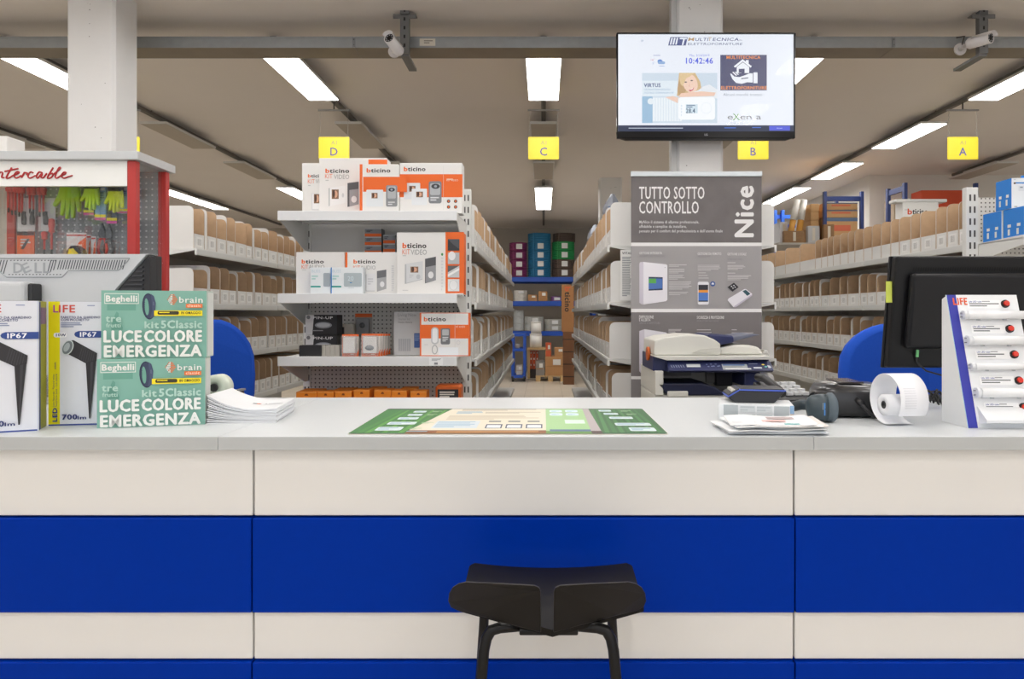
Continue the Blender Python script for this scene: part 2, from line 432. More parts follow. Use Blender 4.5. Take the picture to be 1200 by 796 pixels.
# ================================================================ SHELVING RACKS AND PICKING BINS
rackw = mat('#dfdfdc', .45); rackg = mat('#c9c9c6', .5)
kraft = mat('#c3a584', .8, noise=.12, scale=25); binw = mat('#e4e3e0', .65, noise=.03, scale=10)
binlab = stripe_material('#f2f1ee', '#8e8c8a', 420, 'bin_label_print', 1)
labw = mat('#efeeeb', .5)
def bin_mesh(w, dep, h, fh, th=.004):
    """open picking bin: front at x=0 (facing +X), back at x=-dep, from y=0 to w"""
    b = MB(); r = .035
    prof = [(-dep, .001), (0, .001), (0, h - r)]
    for k in range(1, 6):
        t = R(90 * k / 5); prof.append((-r + r * math.cos(t), h - r + r * math.sin(t)))
    prof.append((-dep, h))
    for y0, y1, ia, ib in ((0, th, 0, 1), (w - th, w, 1, 0)):
        n = len(prof)
        va = [(p[0], y0, p[1]) for p in prof]; vb = [(p[0], y1, p[1]) for p in prof]
        b.add(va, [list(range(n))[::-1]], binw if y0 == 0 else kraft); b.add(vb, [list(range(n))], kraft if y0 == 0 else binw)
        b.add(va + vb, [(j, (j + 1) % n, n + (j + 1) % n, n + j) for j in range(n)], kraft)
    b.box(-th, 0, th, w - th, .001, fh, binw, {'left': kraft}); b.box(-dep, -dep + th, th, w - th, .001, h, kraft)
    b.box(-dep + th, -th, th, w - th, .001, .005, kraft)
    o = b.build('bin_body', recalc=False); me = o.data; bpy.data.objects.remove(o); return me
def label_mesh(w, fh):
    q = min(.075, w * .62); c = w / 2
    b = MB(); b.box(.0005, .0022, c - q/2, c + q/2, fh * .16, fh * .86, labw)
    b.add([(.0026, c - q*.3, fh*.28), (.0026, c + q*.3, fh*.28), (.0026, c + q*.3, fh*.72), (.0026, c - q*.3, fh*.72)], [(0, 1, 2, 3)], binlab)
    o = b.build('bin_label', recalc=False); me = o.data; bpy.data.objects.remove(o); return me
BIN = {}
def bin_data(w, h):
    k = (round(w, 3), h)
    if k not in BIN: BIN[k] = (bin_mesh(w - .002, .41, h, .095), label_mesh(w, .09))
    return BIN[k]
NB = 0
def place_bin(x, y, z, w, h, sign, label, lab=True, group='picking bins on the aisle shelving'):
    """sign=+1 opens towards +X, -1 towards -X (mirrored by rotation)"""
    global NB; NB += 1
    me, lm = bin_data(w, h)
    t = thing('picking_bin', label, 'storage bin', (x, y if sign > 0 else y + w, z), 0 if sign > 0 else math.pi, group)
    link('bin_body', me, t)
    if lab: link('bin_label', lm, t)
    return t
def rack(name, label, face, sign, y0, y1, levels, bay=1.3, dep=.47, top=2.15, upz=None):
    """single-sided shelving run along Y; face = X of the shelf fronts"""
    t = thing(name, label, 'shelving rack', (face, y0, 0))
    s = -sign; back = s * dep
    n = max(1, round((y1 - y0) / bay)); L = (y1 - y0) / n
    bx = lambda b, xa, xb, *a: b.box(min(xa, xb), max(xa, xb), *a)
    for j in range(n + 1):
        u = MB(); yy = j * L - (0 if j == 0 else .03); bx(u, back + s * .002, back + s * .055, yy, yy + .03, 0, top, rackw)
        up = u.build('upright', t)
        if j == 0:
            sl = MB()
            for k in range(int(top / .07)):
                for q in (.014, .036): bx(sl, back + s * (q - .004), back + s * (q + .004), -.0015, .002, .04 + k * .07, .075 + k * .07, mat('#4c4b4a', .7))
            sl.build('slots', up)
    for j in range(n):
        b = MB(); bx(b, back - s * .006, back, j * L + .002, (j + 1) * L - .002, .1, top - .05, rackg); b.build('back_panel', t)
        for z in levels:
            m = MB(); a0, a1 = j * L + .001, (j + 1) * L - .001
            bx(m, 0, back, a0, a1, z - .012, z, rackw)
            bx(m, 0, s * .012, a0, a1, z - .042, z - .012, rackw)
            sh = m.build('shelf', t)
            for yy in (a0, a1 - .004):     # tapering side brackets
                pts = [(s * .014, z - .013), (back, z - .013), (back, z - .085), (back + (0 - back) * .25, z - .075)]
                MB().prism(pts, 'xz', yy, yy + .004, rackw).build('bracket', sh)
            MB().box(min(0, sign * .003), max(0, sign * .003), a0 + .01, a1 - .01, z - .038, z - .006, mat('#d3d3d0', .35)).build('price_rail', sh)
    return t
LV = [1.835, 1.49, 1.15, .815]
nthw = 'first second third fourth fifth sixth seventh eighth ninth tenth eleventh twelfth thirteenth fourteenth fifteenth sixteenth seventeenth eighteenth nineteenth twentieth'.split()
nthw += ['twenty-' + q for q in nthw[:9]] + ['thirtieth'] + ['thirty-' + q for q in nthw[:9]]
ordn = ['top', 'second', 'third', 'fourth']
def fill(face, sign, ya, yb, levels, widths, where, hs=(.27, .25, .25, .25), labels=True, lev0=0):
    for i, z in enumerate(levels):
        y = ya + .012; nm = ordn[i + lev0]; cnt = 0
        while y < yb - .1:
            w_ = rnd.choice(widths)
            if y > 7.6 and abs(face) < 1: w_ = .3
            if y + w_ > yb: break
            h = hs[i] - rnd.choice((0, 0, 0, .012, .03)); lb = 'white-fronted kraft bin, %s from near end, %s shelf, %s' % (nthw[cnt], nm, where); cnt += 1
            place_bin(face - sign * (.012 if 'short' in where else rnd.choice((.012, .012, .018, .026))), y, z, w_, h, sign, lb, lab=labels and not (where.startswith('right side') and i == 0 and y > 4.8))
            y += w_ + .004
# left run (seen past the tool display case)
rack('shelving_rack', 'white steel shelving run with bins at the left, behind the blue chair', -2.185, 1, 4.3, 6.9, LV)
fill(-2.185, 1, 4.3, 6.75, LV, [.13, .13, .14, .18], 'left shelving run')
# gondola D, right face (left side of the middle aisle)
rack('shelving_rack', 'white steel shelving run on the left side of the middle aisle', -.40, 1, 4.06, 9.26, LV + [.42])
fill(-.40, 1, 4.06, 9.26, LV, [.2, .24, .26], 'left side of middle aisle')
# gondola B, left face (right side of the middle aisle)
rack('shelving_rack', 'white steel shelving run on the right side of the middle aisle', .385, -1, 4.1, 9.3, LV + [.42])
fill(.385, -1, 4.1, 9.3, LV, [.2, .24, .26], 'right side of middle aisle')
# gondola B, right face, short bay in front of the column
rack('shelving_rack', 'short white shelving bay just right of the grey banner', 1.4, 1, 4.1, 4.66, LV, bay=.56, dep=.435)
fill(1.4, 1, 4.1, 4.66, LV, [.26], 'short bay beside banner', hs=(.25, .25, .25, .25))
# run A
rack('shelving_rack', 'white steel shelving run with bins at the right, behind the black monitor', 2.5, -1, 4.04, 9.24, LV, top=2.2)
ya = [4.05, 4.13, 4.25, 4.37, 4.55, 4.67, 4.82, 4.94, 5.08, 5.22, 5.36, 5.51, 5.63, 5.78, 5.92, 6.04, 6.17, 6.31, 6.69, 7.09, 7.4, 7.66, 7.9]
for kk, (a, b) in enumerate(zip(ya, ya[1:])):
    place_bin(2.512, a, LV[0], b - a - .003, .27, -1, 'white-fronted kraft bin, %s from near end, top shelf, right shelving run' % nthw[kk], lab=a < 4.8)
fill(2.5, -1, 4.04, 7.9, LV[1:], [.13, .14, .15, .2], 'right shelving run', hs=(.25, .25, .25), lev0=1)
print('BINS', NB)
# odd goods poking out of bins
def poke(name, label, x, y, z, build):
    t = thing(name, label, 'goods', (x, y, z)); build(t); return t
foil = mat('#9aa0ac', .4, .2)
def bag(t):
    r = random.Random(3); b = MB(); rings = []
    for k in range(6):
        rr_ = [.02, .06, .07, .065, .05, .015][k]
        rings.append([Vector((rr_ * r.uniform(.75, 1.2) * math.cos(a), rr_ * r.uniform(.75, 1.2) * math.sin(a), .2 + k * .05)) for a in [j * .7854 for j in range(8)]])
    b.loft(rings, foil, smooth=False); b.build('bag_film', t)
    MB().box(-.04, .04, -.068, -.06, .3, .34, mat('#3a6fae', .4)).build('bag_label', t)
# the bags stand in bins of the top shelf, right side of the middle aisle
poke('plastic_bag', 'crumpled silver plastic bag sticking out of a top shelf bin by the far column', .55, 5.45, LV[0] + .09, bag)
poke('plastic_bag', 'crumpled clear plastic bag at the far end of the top right aisle shelf', .55, 7.3, LV[0] + .09, bag)
# price list hanging at the end of gondola B
p = Print((727, 293, 741, 352), .075, .3); p.rect(727, 293, 741, 352, '#f2f2f0').text('VITAL', 729, 298, 2.6, '#44484e', bold=.02).lines(729, 301, 739, 348, 24, '#9a9da1')
tg = thing('price_list', 'printed price list sheet hanging at the shelf end left of the banner', 'paper sheet', (X_(734.5, 4.07), 4.075, Z_(352, 4.07)))
MB().box(-.0375, .0375, 0, .001, 0, .3, mat('#f4f4f2', .6)).build('sheet', tg); p.build('printed_list', tg)

# ---------------------------------------------------------------- end display on gondola D (faces the counter)
FY = 3.54
ed = thing('end_display', 'white pegboard end display unit with three loaded shelves facing the counter', 'display shelf', (0, 4.0, 0))
peg = dots_material('#e0ddd8', '#5a5652', .0245, .0045)
DL = [Z_(247, FY), Z_(344, FY), Z_(418, FY), .82]
MB().box(-1.359, -.476, -.006, .01, .1, DL[1] + .03, mat('#d6d4d0', .5), {'front': peg}).build('pegboard', ed)
MB().box(-1.359, -.476, -.006, .01, DL[1] + .032, 2.02, mat('#d2d0cc', .5)).build('plain_panel', ed)
for x0, x1 in ((-1.405, -1.36), (-.475, -.425)):
    u = MB().box(x0, x1, -.012, .03, 0, 2.15, rackw).build('upright', ed, bevel=.003)
    sl = MB()
    for k in range(30):
        c = (x0 + x1) / 2
        for q in (-.01, .01): sl.box(c + q - .004, c + q + .004, -.0135, -.011, .05 + k * .07, .085 + k * .07, mat('#4c4b4a', .7))
    sl.build('slots', u)
DL = [Z_(247, FY), Z_(344, FY), Z_(418, FY), .82]
for i, z in enumerate(DL):
    m = MB().box(-1.38, -.45, FY - 4, FY - 3.985, z - .05, z, mat('#e6e8ea', .4)).box(-1.38, -.45, FY - 3.985, -.012, z - .014, z - .006, rackw)
    sh = m.build('shelf', ed, bevel=.002)
    for x in (-1.378, -.456):
        MB().prism([(FY - 3.984, z - .015), (-.014, z - .015), (-.014, z - .17), (-.07, z - .17), (FY - 3.984, z - .045)], 'yz', x, x + .005, rackw).build('bracket', sh)
    for yy in (.12, .2, .3): MB().box(-1.36, -.46, FY - 4 + yy, FY - 4 + yy + .02, z - .026, z - .014, rackg).build('stiffener', sh)
p = Print((0, 0, 16, 9), .072, .04); p.rect(0, 0, 16, 9, '#f4f6f8').lines(3, 1, 14, 4, 3, '#9fa4aa').rect(6, 5.5, 10, 8, '#8b9096')
p.build('price_tag', ed, (X_(511, FY), FY - 4.001, DL[2] - .046))

# ---------------------------------------------------------------- shelf goods
OR = '#ee6a1e'; BW = '#e9e8e6'
wc = mat('#ebeae8', .5); oc = mat(OR, .5)
def logo(p, x, y, h, w):
    p.text('b', x, y, h * .92, OR, w=w * .16, bold=.035); p.text('ticino', x + w * .185, y, h * .92, '#1c1a1a', w=w * .815, bold=.03)
def portrait(p, x0, y0, x1, y1):
    w_, h_ = x1 - x0, y1 - y0
    p.rect(x0, y0, x1, y1, '#8a6a52').ell(x0 + w_ * .55, y0 + h_ * .5, w_ * .28, h_ * .38, '#d9a98c').ell(x0 + w_ * .3, y0 + h_ * .45, w_ * .17, h_ * .42, '#4a3026')
def kit(word, rect, W, H, x, y, w, side=None):
    """white kit box front with logo, thin KIT word and two devices; x,y,w place the logo in crop units"""
    return None
def front(rect, W, H): return Print(rect, W, H)
SZ = DL[0] - .0045
def shelf_box(name, label, x0, x1, ytop, lipy, Y, D, zb, m, faces, draw, rotz=0, group='boxed goods on the end display'):
    W = (x1 - x0) * Y / F; H = Z_(ytop, Y) - zb
    p = Print((x0, ytop, x1, ytop + H * F / Y), W, H); draw(p)
    return carton(name, label, 'box', X_((x0 + x1) / 2, Y), Y, zb, W, D, H, m, faces, rotz, group, [p])
of = {'left': oc}; orr = {'right': oc}
# top shelf
def d1(p):
    p.c(345, 180, 10.61); logo(p, 170, 297, 42, 215); p.text('KIT', 168, 372, 52, '#e9835a', w=85); p.text('VIDEO', 265, 372, 52, '#a9a9aa', w=170); p.lines(170, 392, 225, 412, 1, '#c9c9c9')
    p.rr(215, 495, 300, 705, 6, '#dcdde0'); p.rr(225, 500, 400, 690, 6, '#f3f3f4'); portrait(p, 243, 505, 320, 620)
shelf_box('video_kit_box', 'white video kit box at the left end of the top shelf, half hidden', 354, 392, 191.3, 247, 3.81, .1, SZ, wc, {}, d1)
def d2(p):
    p.c(345, 180, 10.61); p.rect(920, 75, 1155, 300, OR); logo(p, 388, 240, 55, 292); p.text('KIT', 382, 310, 56, '#e9835a', w=92); p.text('VIDEO', 492, 318, 56, '#a9a9aa', w=190); p.lines(388, 328, 455, 348, 1, '#c4c4c4')
    p.poly([(425, 655), (640, 610), (640, 400), (425, 432)], '#bfc4c4').poly([(442, 655), (645, 612), (645, 396), (442, 428)], '#eff0f0'); portrait(p, 465, 448, 552, 565); p.ell(605, 520, 14, 28, '#d5d8da')
    p.poly([(662, 665), (800, 630), (800, 350), (662, 368)], '#57585c').poly([(685, 660), (800, 630), (800, 440), (685, 455)], '#9c9da1').ell(742, 570, 34, 42, '#e4e4e6')
shelf_box('video_kit_box', 'tall white video kit box with orange right edge on the top shelf', 374, 453, 185.3, 247, 3.70, .1, SZ, wc, {}, d2)
def d3(p):
    p.c(345, 180, 10.61); p.rect(812, 133, 846, 708, OR).rect(855, 290, 1400, 475, OR).poly([(855, 475), (1100, 475), (1400, 480), (1400, 440), (855, 440)], OR); logo(p, 900, 235, 55, 292)
    p.rr(895, 450, 1105, 660, 12, '#e3e8ec'); portrait(p, 960, 490, 1035, 558); p.rr(1140, 395, 1280, 660, 20, '#8e9094'); p.rr(1160, 410, 1262, 560, 14, '#b4b7bb'); p.ell(1210, 450, 40, 25, '#3a3c42').ell(1210, 450, 16, 14, '#9aa2ad').lines(1165, 600, 1255, 650, 2, '#d5d7da')
shelf_box('video_kit_box', 'smaller white and orange video kit box with orange left side on the top shelf', 421.6, 467.5, 192.5, 247, 3.585, .09, SZ, wc, of, d3)
def d4(p):
    p.c(320, 170, 4); p.rect(594, 137, 888, 245, OR); p.rect(798, 98, 799, 305, '#d9d9da'); logo(p, 614, 122, 21, 100)
    p.rr(613, 178, 690, 254, 4, '#dfe4e8'); portrait(p, 638, 192, 668, 219); p.rr(650, 205, 722, 282, 4, '#e6eaee'); portrait(p, 671, 219, 703, 245)
    p.rr(730, 170, 790, 274, 10, '#808388'); p.rr(736, 180, 784, 235, 8, '#b2b6bb').ell(762, 194, 20, 12, '#3a3c42').ell(762, 194, 7, 6, '#9aa2ad').lines(738, 244, 784, 266, 2, '#d5d7da')
    p.lines(814, 158, 868, 170, 1, '#f8c6a4')
    for x, y in ((823, 264), (856, 264), (823, 291), (856, 291)): p.ell(x, y, 8, 8, '#3e4044'); p.ell(x, y, 4, 4, OR)
    p.text('KIT VIDEO', 814, 170, 8, '#fbe3d2', w=54)
shelf_box('video_kit_box', 'wide white and orange video kit box at the right end of the top shelf', 468.5, 541.5, 191, 247, 3.6, .1, SZ, wc, {}, d4)
# second shelf
SZ = DL[1] - .0045
def d5(p):
    p.c(345, 265, 5.714); logo(p, 50, 250, 27, 146); p.text('KIT', 48, 286, 26, '#e9835a', w=46); p.text('AUDIO', 96, 286, 26, '#a9a9aa', w=106); p.lines(52, 292, 100, 300, 1, '#cccccc')
    p.rr(200, 320, 250, 430, 4, '#dcdcde')
shelf_box('audio_kit_box', 'white audio kit box at the left of the middle shelf', 347, 404.3, 295.5, 344, 3.66, .1, SZ, wc, {}, d5)
def d6(p):
    p.c(345, 265, 5.714); p.rect(342, 184, 355, 270, OR)
def d7(p):
    p.c(345, 265, 5.714); p.rect(342, 176, 355, 449, OR); logo(p, 397, 250, 27, 146); p.text('KIT', 395, 291, 26, '#e9835a', w=46); p.text('AUDIO', 442, 291, 26, '#a9a9aa', w=102)
    p.rr(478, 322, 540, 438, 4, '#cfd0d2'); p.rr(484, 318, 543, 432, 4, '#e8e8ea').lines(492, 350, 530, 400, 3, '#d2d3d6')
    p.poly([(553, 440), (616, 420), (616, 292), (553, 302)], '#6c6d71').poly([(553, 440), (616, 420), (616, 340), (553, 350)], '#a9aaad').ell(588, 390, 15, 19, '#e6e6e8'); p.lines(650, 265, 668, 440, 12, '#d8d8da')
shelf_box('audio_kit_box', 'white audio kit box in the middle of the middle shelf, orange strip on its left', 404.8, 466, 295.5, 344, 3.64, .1, SZ, wc, of, d7)
def dth(p):
    p.lines(388 - p.r[0] + p.r[0], 303, 396, 306, 1, '#cfd6da')
for x0, x1, lbl, Y in ((363.8, 387.5, 'pale thermostat box at the left, in front of the audio kit box', 3.60), (388, 425.5, 'pale thermostat box with blue spine in front of the two audio kit boxes', 3.585)):
    W = (x1 - x0) * Y / F; H = Z_(313.5, Y) - SZ
    p = Print((x0, 313.5, x1, 313.5 + H * F / Y), W, H)
    p.text('BLISS', x0 + 1.5, 319.5, 3.4, '#c6d8e4', w=10).lines(x0 + 1.5, 323, x0 + 10, 329, 2, '#b5dcd9').rect(x0 + .3, 335, x0 + 12, 337, '#3fa79e')
    if x1 > 400: p.rr(403, 320, 424, 336, 1.5, '#b3c0c6').text('20', 407.5, 329, 5, '#d3e2e8').lines(410, 331, 415, 332.6, 1, '#3a86c8').lines(408, 337, 420, 338, 1, '#c9d4d8')
    else: p.rr(379, 320, 387, 336, 1.5, '#a9b3bb')
    if x1 > 400: p.rect(x0, 313.5, x0 + .9, 345, '#2f86d6')
    carton('thermostat_box', lbl, 'box', X_((x0 + x1) / 2, Y), Y, SZ, W, .05, H, mat('#e8eef2', .5), {'left': mat('#2f86d6', .5)}, 0, 'boxed goods on the end display', [p])
def d8(p):
    p.c(345, 265, 5.714); p.rect(1012, 40, 1135, 450, OR); logo(p, 725, 147, 36, 158); p.text('KIT', 723, 190, 34, '#e9835a', w=52); p.text('VIDEO', 780, 192, 34, '#9b9b9d', w=106); p.lines(725, 196, 765, 206, 1, '#c4c4c4')
    p.poly([(740, 388), (858, 358), (858, 238), (740, 256)], '#b9bcbe').poly([(750, 382), (860, 354), (860, 235), (750, 252)], '#d9dbdd'); portrait(p, 778, 272, 830, 312); p.ell(830, 340, 14, 16, '#c3c6c9').lines(770, 325, 800, 350, 3, '#c6c9cb')
    p.poly([(875, 384), (948, 362), (948, 205), (875, 220)], '#55565a').poly([(880, 380), (948, 362), (948, 262), (880, 276)], '#97989c').ell(914, 328, 18, 23, '#e4e4e6')
    p.ell(990, 190, 7, 9, '#3d8a4a').lines(982, 210, 998, 440, 11, '#dcdcde').lines(725, 428, 790, 436, 1, '#c9c9c9')
    for k, (y0, y1, c1, c2) in enumerate(((88, 165, '#4e5056', '#2e3036'), (178, 255, '#b8babd', '#e8e8ea'), (266, 345, '#c9cbcc', '#5a5c60'), (356, 437, '#dfe0e2', '#f2f2f2'))):
        p.rect(1028, y0, 1105, y1, c1)
        if k == 0: p.poly([(1028, 165), (1105, 165), (1105, 155), (1060, 120), (1028, 88)], c2)
        if k == 1: p.ell(1055, 200, 24, 30, c2)
        if k == 2: p.poly([(1028, 310), (1105, 266), (1028, 266)], c2).poly([(1028, 340), (1105, 296), (1105, 280), (1028, 324)], '#f0f0f0')
        if k == 3: p.ell(1066, 396, 28, 34, '#b9babd').ell(1066, 396, 26, 32, '#e9e9ea')
shelf_box('video_kit_box', 'large white video kit box with orange photo strip on the middle shelf', 465, 543.5, 272.5, 344, 3.6, .1, SZ, wc, orr, d8)
MB_o = mat('#8b8e93', .5)
n = 0
for x0, x1, ys in ((427.5, 447, ((268.5, 277.5), (278, 287), (287.5, 296.5), (297, 306), (306.5, 315.5), (316, 325))), (449, 463, ((276, 285.5), (287, 296.5), (297, 306), (306.5, 315.5), (316, 325)))):
    base = SZ; Y = 3.86; hh = (Z_(268.5 if x0 < 440 else 276, Y) - SZ) / (8 if x0 < 440 else 7)
    cnt = 8 if x0 < 440 else 7
    for k in range(cnt):
        W = (x1 - x0) * Y / F
        p = Print((0, 0, 20, 10), W, hh); p.rect(0, 0, 20, 1, '#c9ccd0').rect(0, 6.2, 20, 9.8, OR).lines(2, 2, 10, 5, 2, '#4a4d55')
        carton('small_parts_box', 'small grey and orange box, %s from bottom, %s stack behind the kit boxes' % (nthw[k], 'left' if x0 < 440 else 'right'), 'box', X_((x0 + x1) / 2, Y), Y, SZ + k * (hh + .0005), W, .08, hh - .0005, MB_o, {}, 0, 'small stacked boxes at the back of the middle shelf', [p], bevel=0)
# looped white cord between the boxes
# third shelf
SZ = DL[2] - .0045
bk = mat('#26262a', .5)
def dpin(p):
    x0, y0, x1, y1 = p.r; p.c(x0, y0, 32 / 205.0 * 0 + 1)
    p.poly([(0, y1 - y0), (8, y1 - y0), (10, 0), (0, 0)], '#c9c9cb'); p.ell(3.5, 3, 2.2, 2.2, '#6d6d70'); p.text('PIN-UP', 9, 5, 3, '#e4e4e6', w=23, bold=.02).ell(21, 12.2, 10, 3.8, '#8e9096').ell(21, 12, 8, 2.4, '#b9bbc0').lines(8, 18, 31, 20, 1, '#8a8a8e')
for k, (yt, yb, lbl) in enumerate(((369, 392.5, 'upper black flashlight pack of the two stacked on the lower display shelf'), (393, 417, 'lower black flashlight pack, under its twin on the lower display shelf'))):
    Y = 3.72; W = 37 * Y / F; hh = (Z_(369, Y) - SZ) / 2 - .0005; zb = SZ + (1 - k) * (hh + .001)
    p = Print((358, 369, 395, 369 + hh * F / Y), W, hh); dpin(p)
    carton('flashlight_pack', lbl, 'box', X_(376.5, Y), Y, zb, W, .1, hh, bk, {}, 0, 'black packs stacked on the lower display shelf', [p])
carton('black_module', 'flat black module lying at the left front of the lower display shelf', 'module', X_(363, 3.6), 3.6, SZ, .115, .06, .06, bk, bevel=.004)
mods = MB()
t = thing('module_block', 'row of pale grey electrical modules on the lower display shelf', 'modules', (X_(387, 3.62), 3.62, SZ))
for k in range(4): MB().box(-.05 + k * .025, -.0255 + k * .025, 0, .06, 0, .06, mat('#b9b5ad', .5)).build('module', t, bevel=.003)
t = thing('socket_pack', 'beige pack with a black socket behind the lower shelf blister packs', 'pack', (X_(403.5, 3.84), 3.84, SZ))
MB().box(-.05, .05, 0, .04, 0, Z_(380, 3.8) - SZ, mat('#b8b2a8', .6)).build('pack_body', t)
p = Print((0, 0, 10, 20), .1, Z_(380, 3.8) - SZ); p.rect(1.2, 2, 5, 7, '#2c2c30'); p.build('front_print', t)
clear = mat('#f2f4f5', .1, spec=.6, alpha=.16)
def blister(px0, px1, yt, Y, label, lens, tone='#eceae8'):
    W = (px1 - px0) * Y / F; H = Z_(yt, Y) - SZ
    t = thing('blister_pack', label, 'blister pack', (X_((px0 + px1) / 2, Y), Y, SZ), 0, 'blister packs on the lower display shelf')
    MB().box(-W/2, W/2, .03, .033, .002, H, mat('#d9d4cf', .5)).build('backing_card', t)
    p = Print((0, 0, 10, 12), W, H); p.poly([(0, 0), (0, 12), (10, 12), (10, 8), (9, 10.2), (.4, 10.2), (.4, 1.2), (10, 1.2), (10, 0)], OR).lines(5, 10.6, 9, 11.4, 1, '#fdd9c0'); p.build('card_print', t, (0, .03, 0))
    dev = MB().prism(rrect(-W*.36, H*.16, W*.36, H*.86, W*.1), 'xz', 0, .028, mat(tone, .4)).build('device', t, bevel=.004)
    if lens:
        L = MB(); rings = [[Vector((W*.24*math.cos(a) * q, -.002 - (1 - q) * .012, H*.4 + H*.11*math.sin(a) * q)) for a in [j*math.pi/10 for j in range(20)]] for q in (1, .8, .5, .05)]
        L.loft(rings, mat('#8e959c', .2)); L.build('sensor_lens', dev)
    MB().prism(rrect(-W*.44, .004, W*.44, H*.95, W*.08), 'xz', -.016, .029, clear).build('blister_shell', t, bevel=.006)
blister(399, 418.5, 392, 3.59, 'blister pack with a plain white wireless module, left of the sensor packs', False)
for k in range(5):
    blister(422 + k * 3, 444 + k * 3, 391.5, 3.575 + k * .052, 'motion sensor blister pack, %s in the row on the lower display shelf' % ['front', 'second', 'third', 'fourth', 'rear'][k], True)
# sensor hanging higher on the pegboard
t = thing('blister_pack', 'grey sensor blister pack hanging on the pegboard above the sensor row', 'blister pack', (X_(425, 3.95), 3.94, Z_(395, 3.95)))
W, H = 20 * 3.95 / F, .135
MB().box(-W/2, W/2, .03, .033, 0, H, mat('#b8b2ad', .5)).build('backing_card', t)
p = Print((0, 0, 10, 13), W, H); p.rect(0, 0, 10, 2, OR); p.build('card_print', t, (0, .03, 0))
MB().prism(rrect(-W*.38, .01, W*.38, H*.8, .01), 'xz', 0, .028, mat('#8e8f92', .4)).build('device', t, bevel=.004)
MB().lathe([(.016, 0), (.012, -.006), (.001, -.008)], (0, -.001, H*.5), mat('#5b5d62', .2), 16, 'y').build('sensor_lens', t)
def dln(p):
    p.c(345, 360, 5.714); p.text('Living Now', 693, 62, 20, '#9a9a9c', w=125).text('Starter kit', 695, 88, 15, '#a4a4a6', w=80).text('Home library', 695, 106, 10, '#55565a', w=95, bold=.01).lines(695, 120, 830, 165, 5, '#cfcfd0')
    for j in range(6): p.rect(697 + j * 14, 212, 708 + j * 14, 295, '#b3b4b8')
    p.rect(802, 175, 860, 272, '#3f5f9e').lines(806, 185, 850, 230, 4, '#7e98c8')
shelf_box('starter_kit_box', 'pale grey starter kit box standing behind the orange intercom box', 461.5, 505, 365, 418, 3.735, .07, SZ, mat('#cfcfcf', .5), {}, dln)
def dau(p):
    p.c(345, 360, 5.714); p.rect(840, 38, 1172, 328, OR).rect(850, 42, 1164, 323, '#e9e8e6').rect(850, 118, 1164, 210, OR); p.rect(1074, 42, 1076, 323, '#d2d0ce'); logo(p, 868, 94, 30, 146)
    p.rr(916, 135, 966, 250, 22, '#c9cbcd'); p.rr(924, 142, 958, 240, 16, '#f3f3f4'); p.ring(940, 285, 20, 32, 6, '#b0b2b4'); p.rr(980, 142, 1042, 250, 10, '#77797d'); p.rr(990, 150, 1034, 190, 6, '#b9bbbe').lines(992, 200, 1032, 235, 3, '#d6d8da')
    p.text('KIT AUDIO', 1082, 138, 13, '#fbe3d2', w=60).lines(870, 250, 912, 256, 1, '#c9c9c9').ring(1098, 238, 12, 14, 2, '#c9c9cb').rect(965, 270, 1098, 323, '#eef2f6')
shelf_box('intercom_box', 'orange and white intercom kit box at the right of the lower display shelf', 492, 550.5, 366.5, 418, 3.615, .05, SZ, wc, {'left': oc, 'right': oc}, dau)
# orange boxes on the lowest visible shelf
og = mat('#f08c22', .55)
SZ = DL[3] - .0045
for k, (x0, x1, yt) in enumerate(((347, 371, 459.5), (372, 391, 459.3), (392.5, 412, 459), (414.5, 433, 457.3), (438.5, 458, 457.3), (458.8, 476.5, 458), (481, 499.5, 458.7))):
    Y = 3.6; W = (x1 - x0) * Y / F; H = Z_(yt, Y) - SZ
    p = Print((0, 0, 10, 10), W, H); p.poly([(4, 1), (6, 1), (5.5, .5), (4.5, .5)], '#8a3f10').rect(0, .1, 10, .25, '#f0a860').lines(2, 3, 8, 6, 3, '#fff1e0')
    carton('orange_carton', '%s of the front row of orange cartons showing above the counter edge' % ['first from left', 'second', 'third', 'fourth', 'fifth', 'sixth', 'last'][k], 'box', X_((x0 + x1) / 2, Y), Y, SZ, W, .1, H, og, {}, 0, 'orange cartons on the low display shelf', [p], bevel=.001)
for k, (x0, x1, yt) in enumerate(((352, 376, 457.5), (392, 414, 456.5), (432, 449, 455), (470, 487, 455))):
    Y = 3.75; W = (x1 - x0) * Y / F; H = Z_(yt, Y) - SZ
    p = Print((0, 0, 10, 10), W, H); p.rect(0, .1, 10, .25, '#f0a860')
    carton('orange_carton', '%s of the orange cartons in the row behind the front cartons' % ['first from left', 'second', 'third', 'last'][k], 'box', X_((x0 + x1) / 2, Y), Y, SZ, W, .1, H, og, {}, 0, 'orange cartons on the low display shelf', [p], bevel=.001)
t = carton('orange_pack', 'dark orange bagged pack with black label at the right of the low shelf', 'pack', X_(525, 3.62), 3.62, SZ, 30 * 3.62 / F, .12, Z_(451.5, 3.62) - SZ, mat('#c9622a', .35, bump=.4, scale=30), bevel=.012)
p = Print((0, 0, 10, 10), .11, .06); p.rect(0, 0, 10, 10, '#242326').lines(1, 2, 9, 8, 3, '#d5d0c8'); p.build('front_print', t, (0, -.001, Z_(463, 3.62) - SZ - .03))
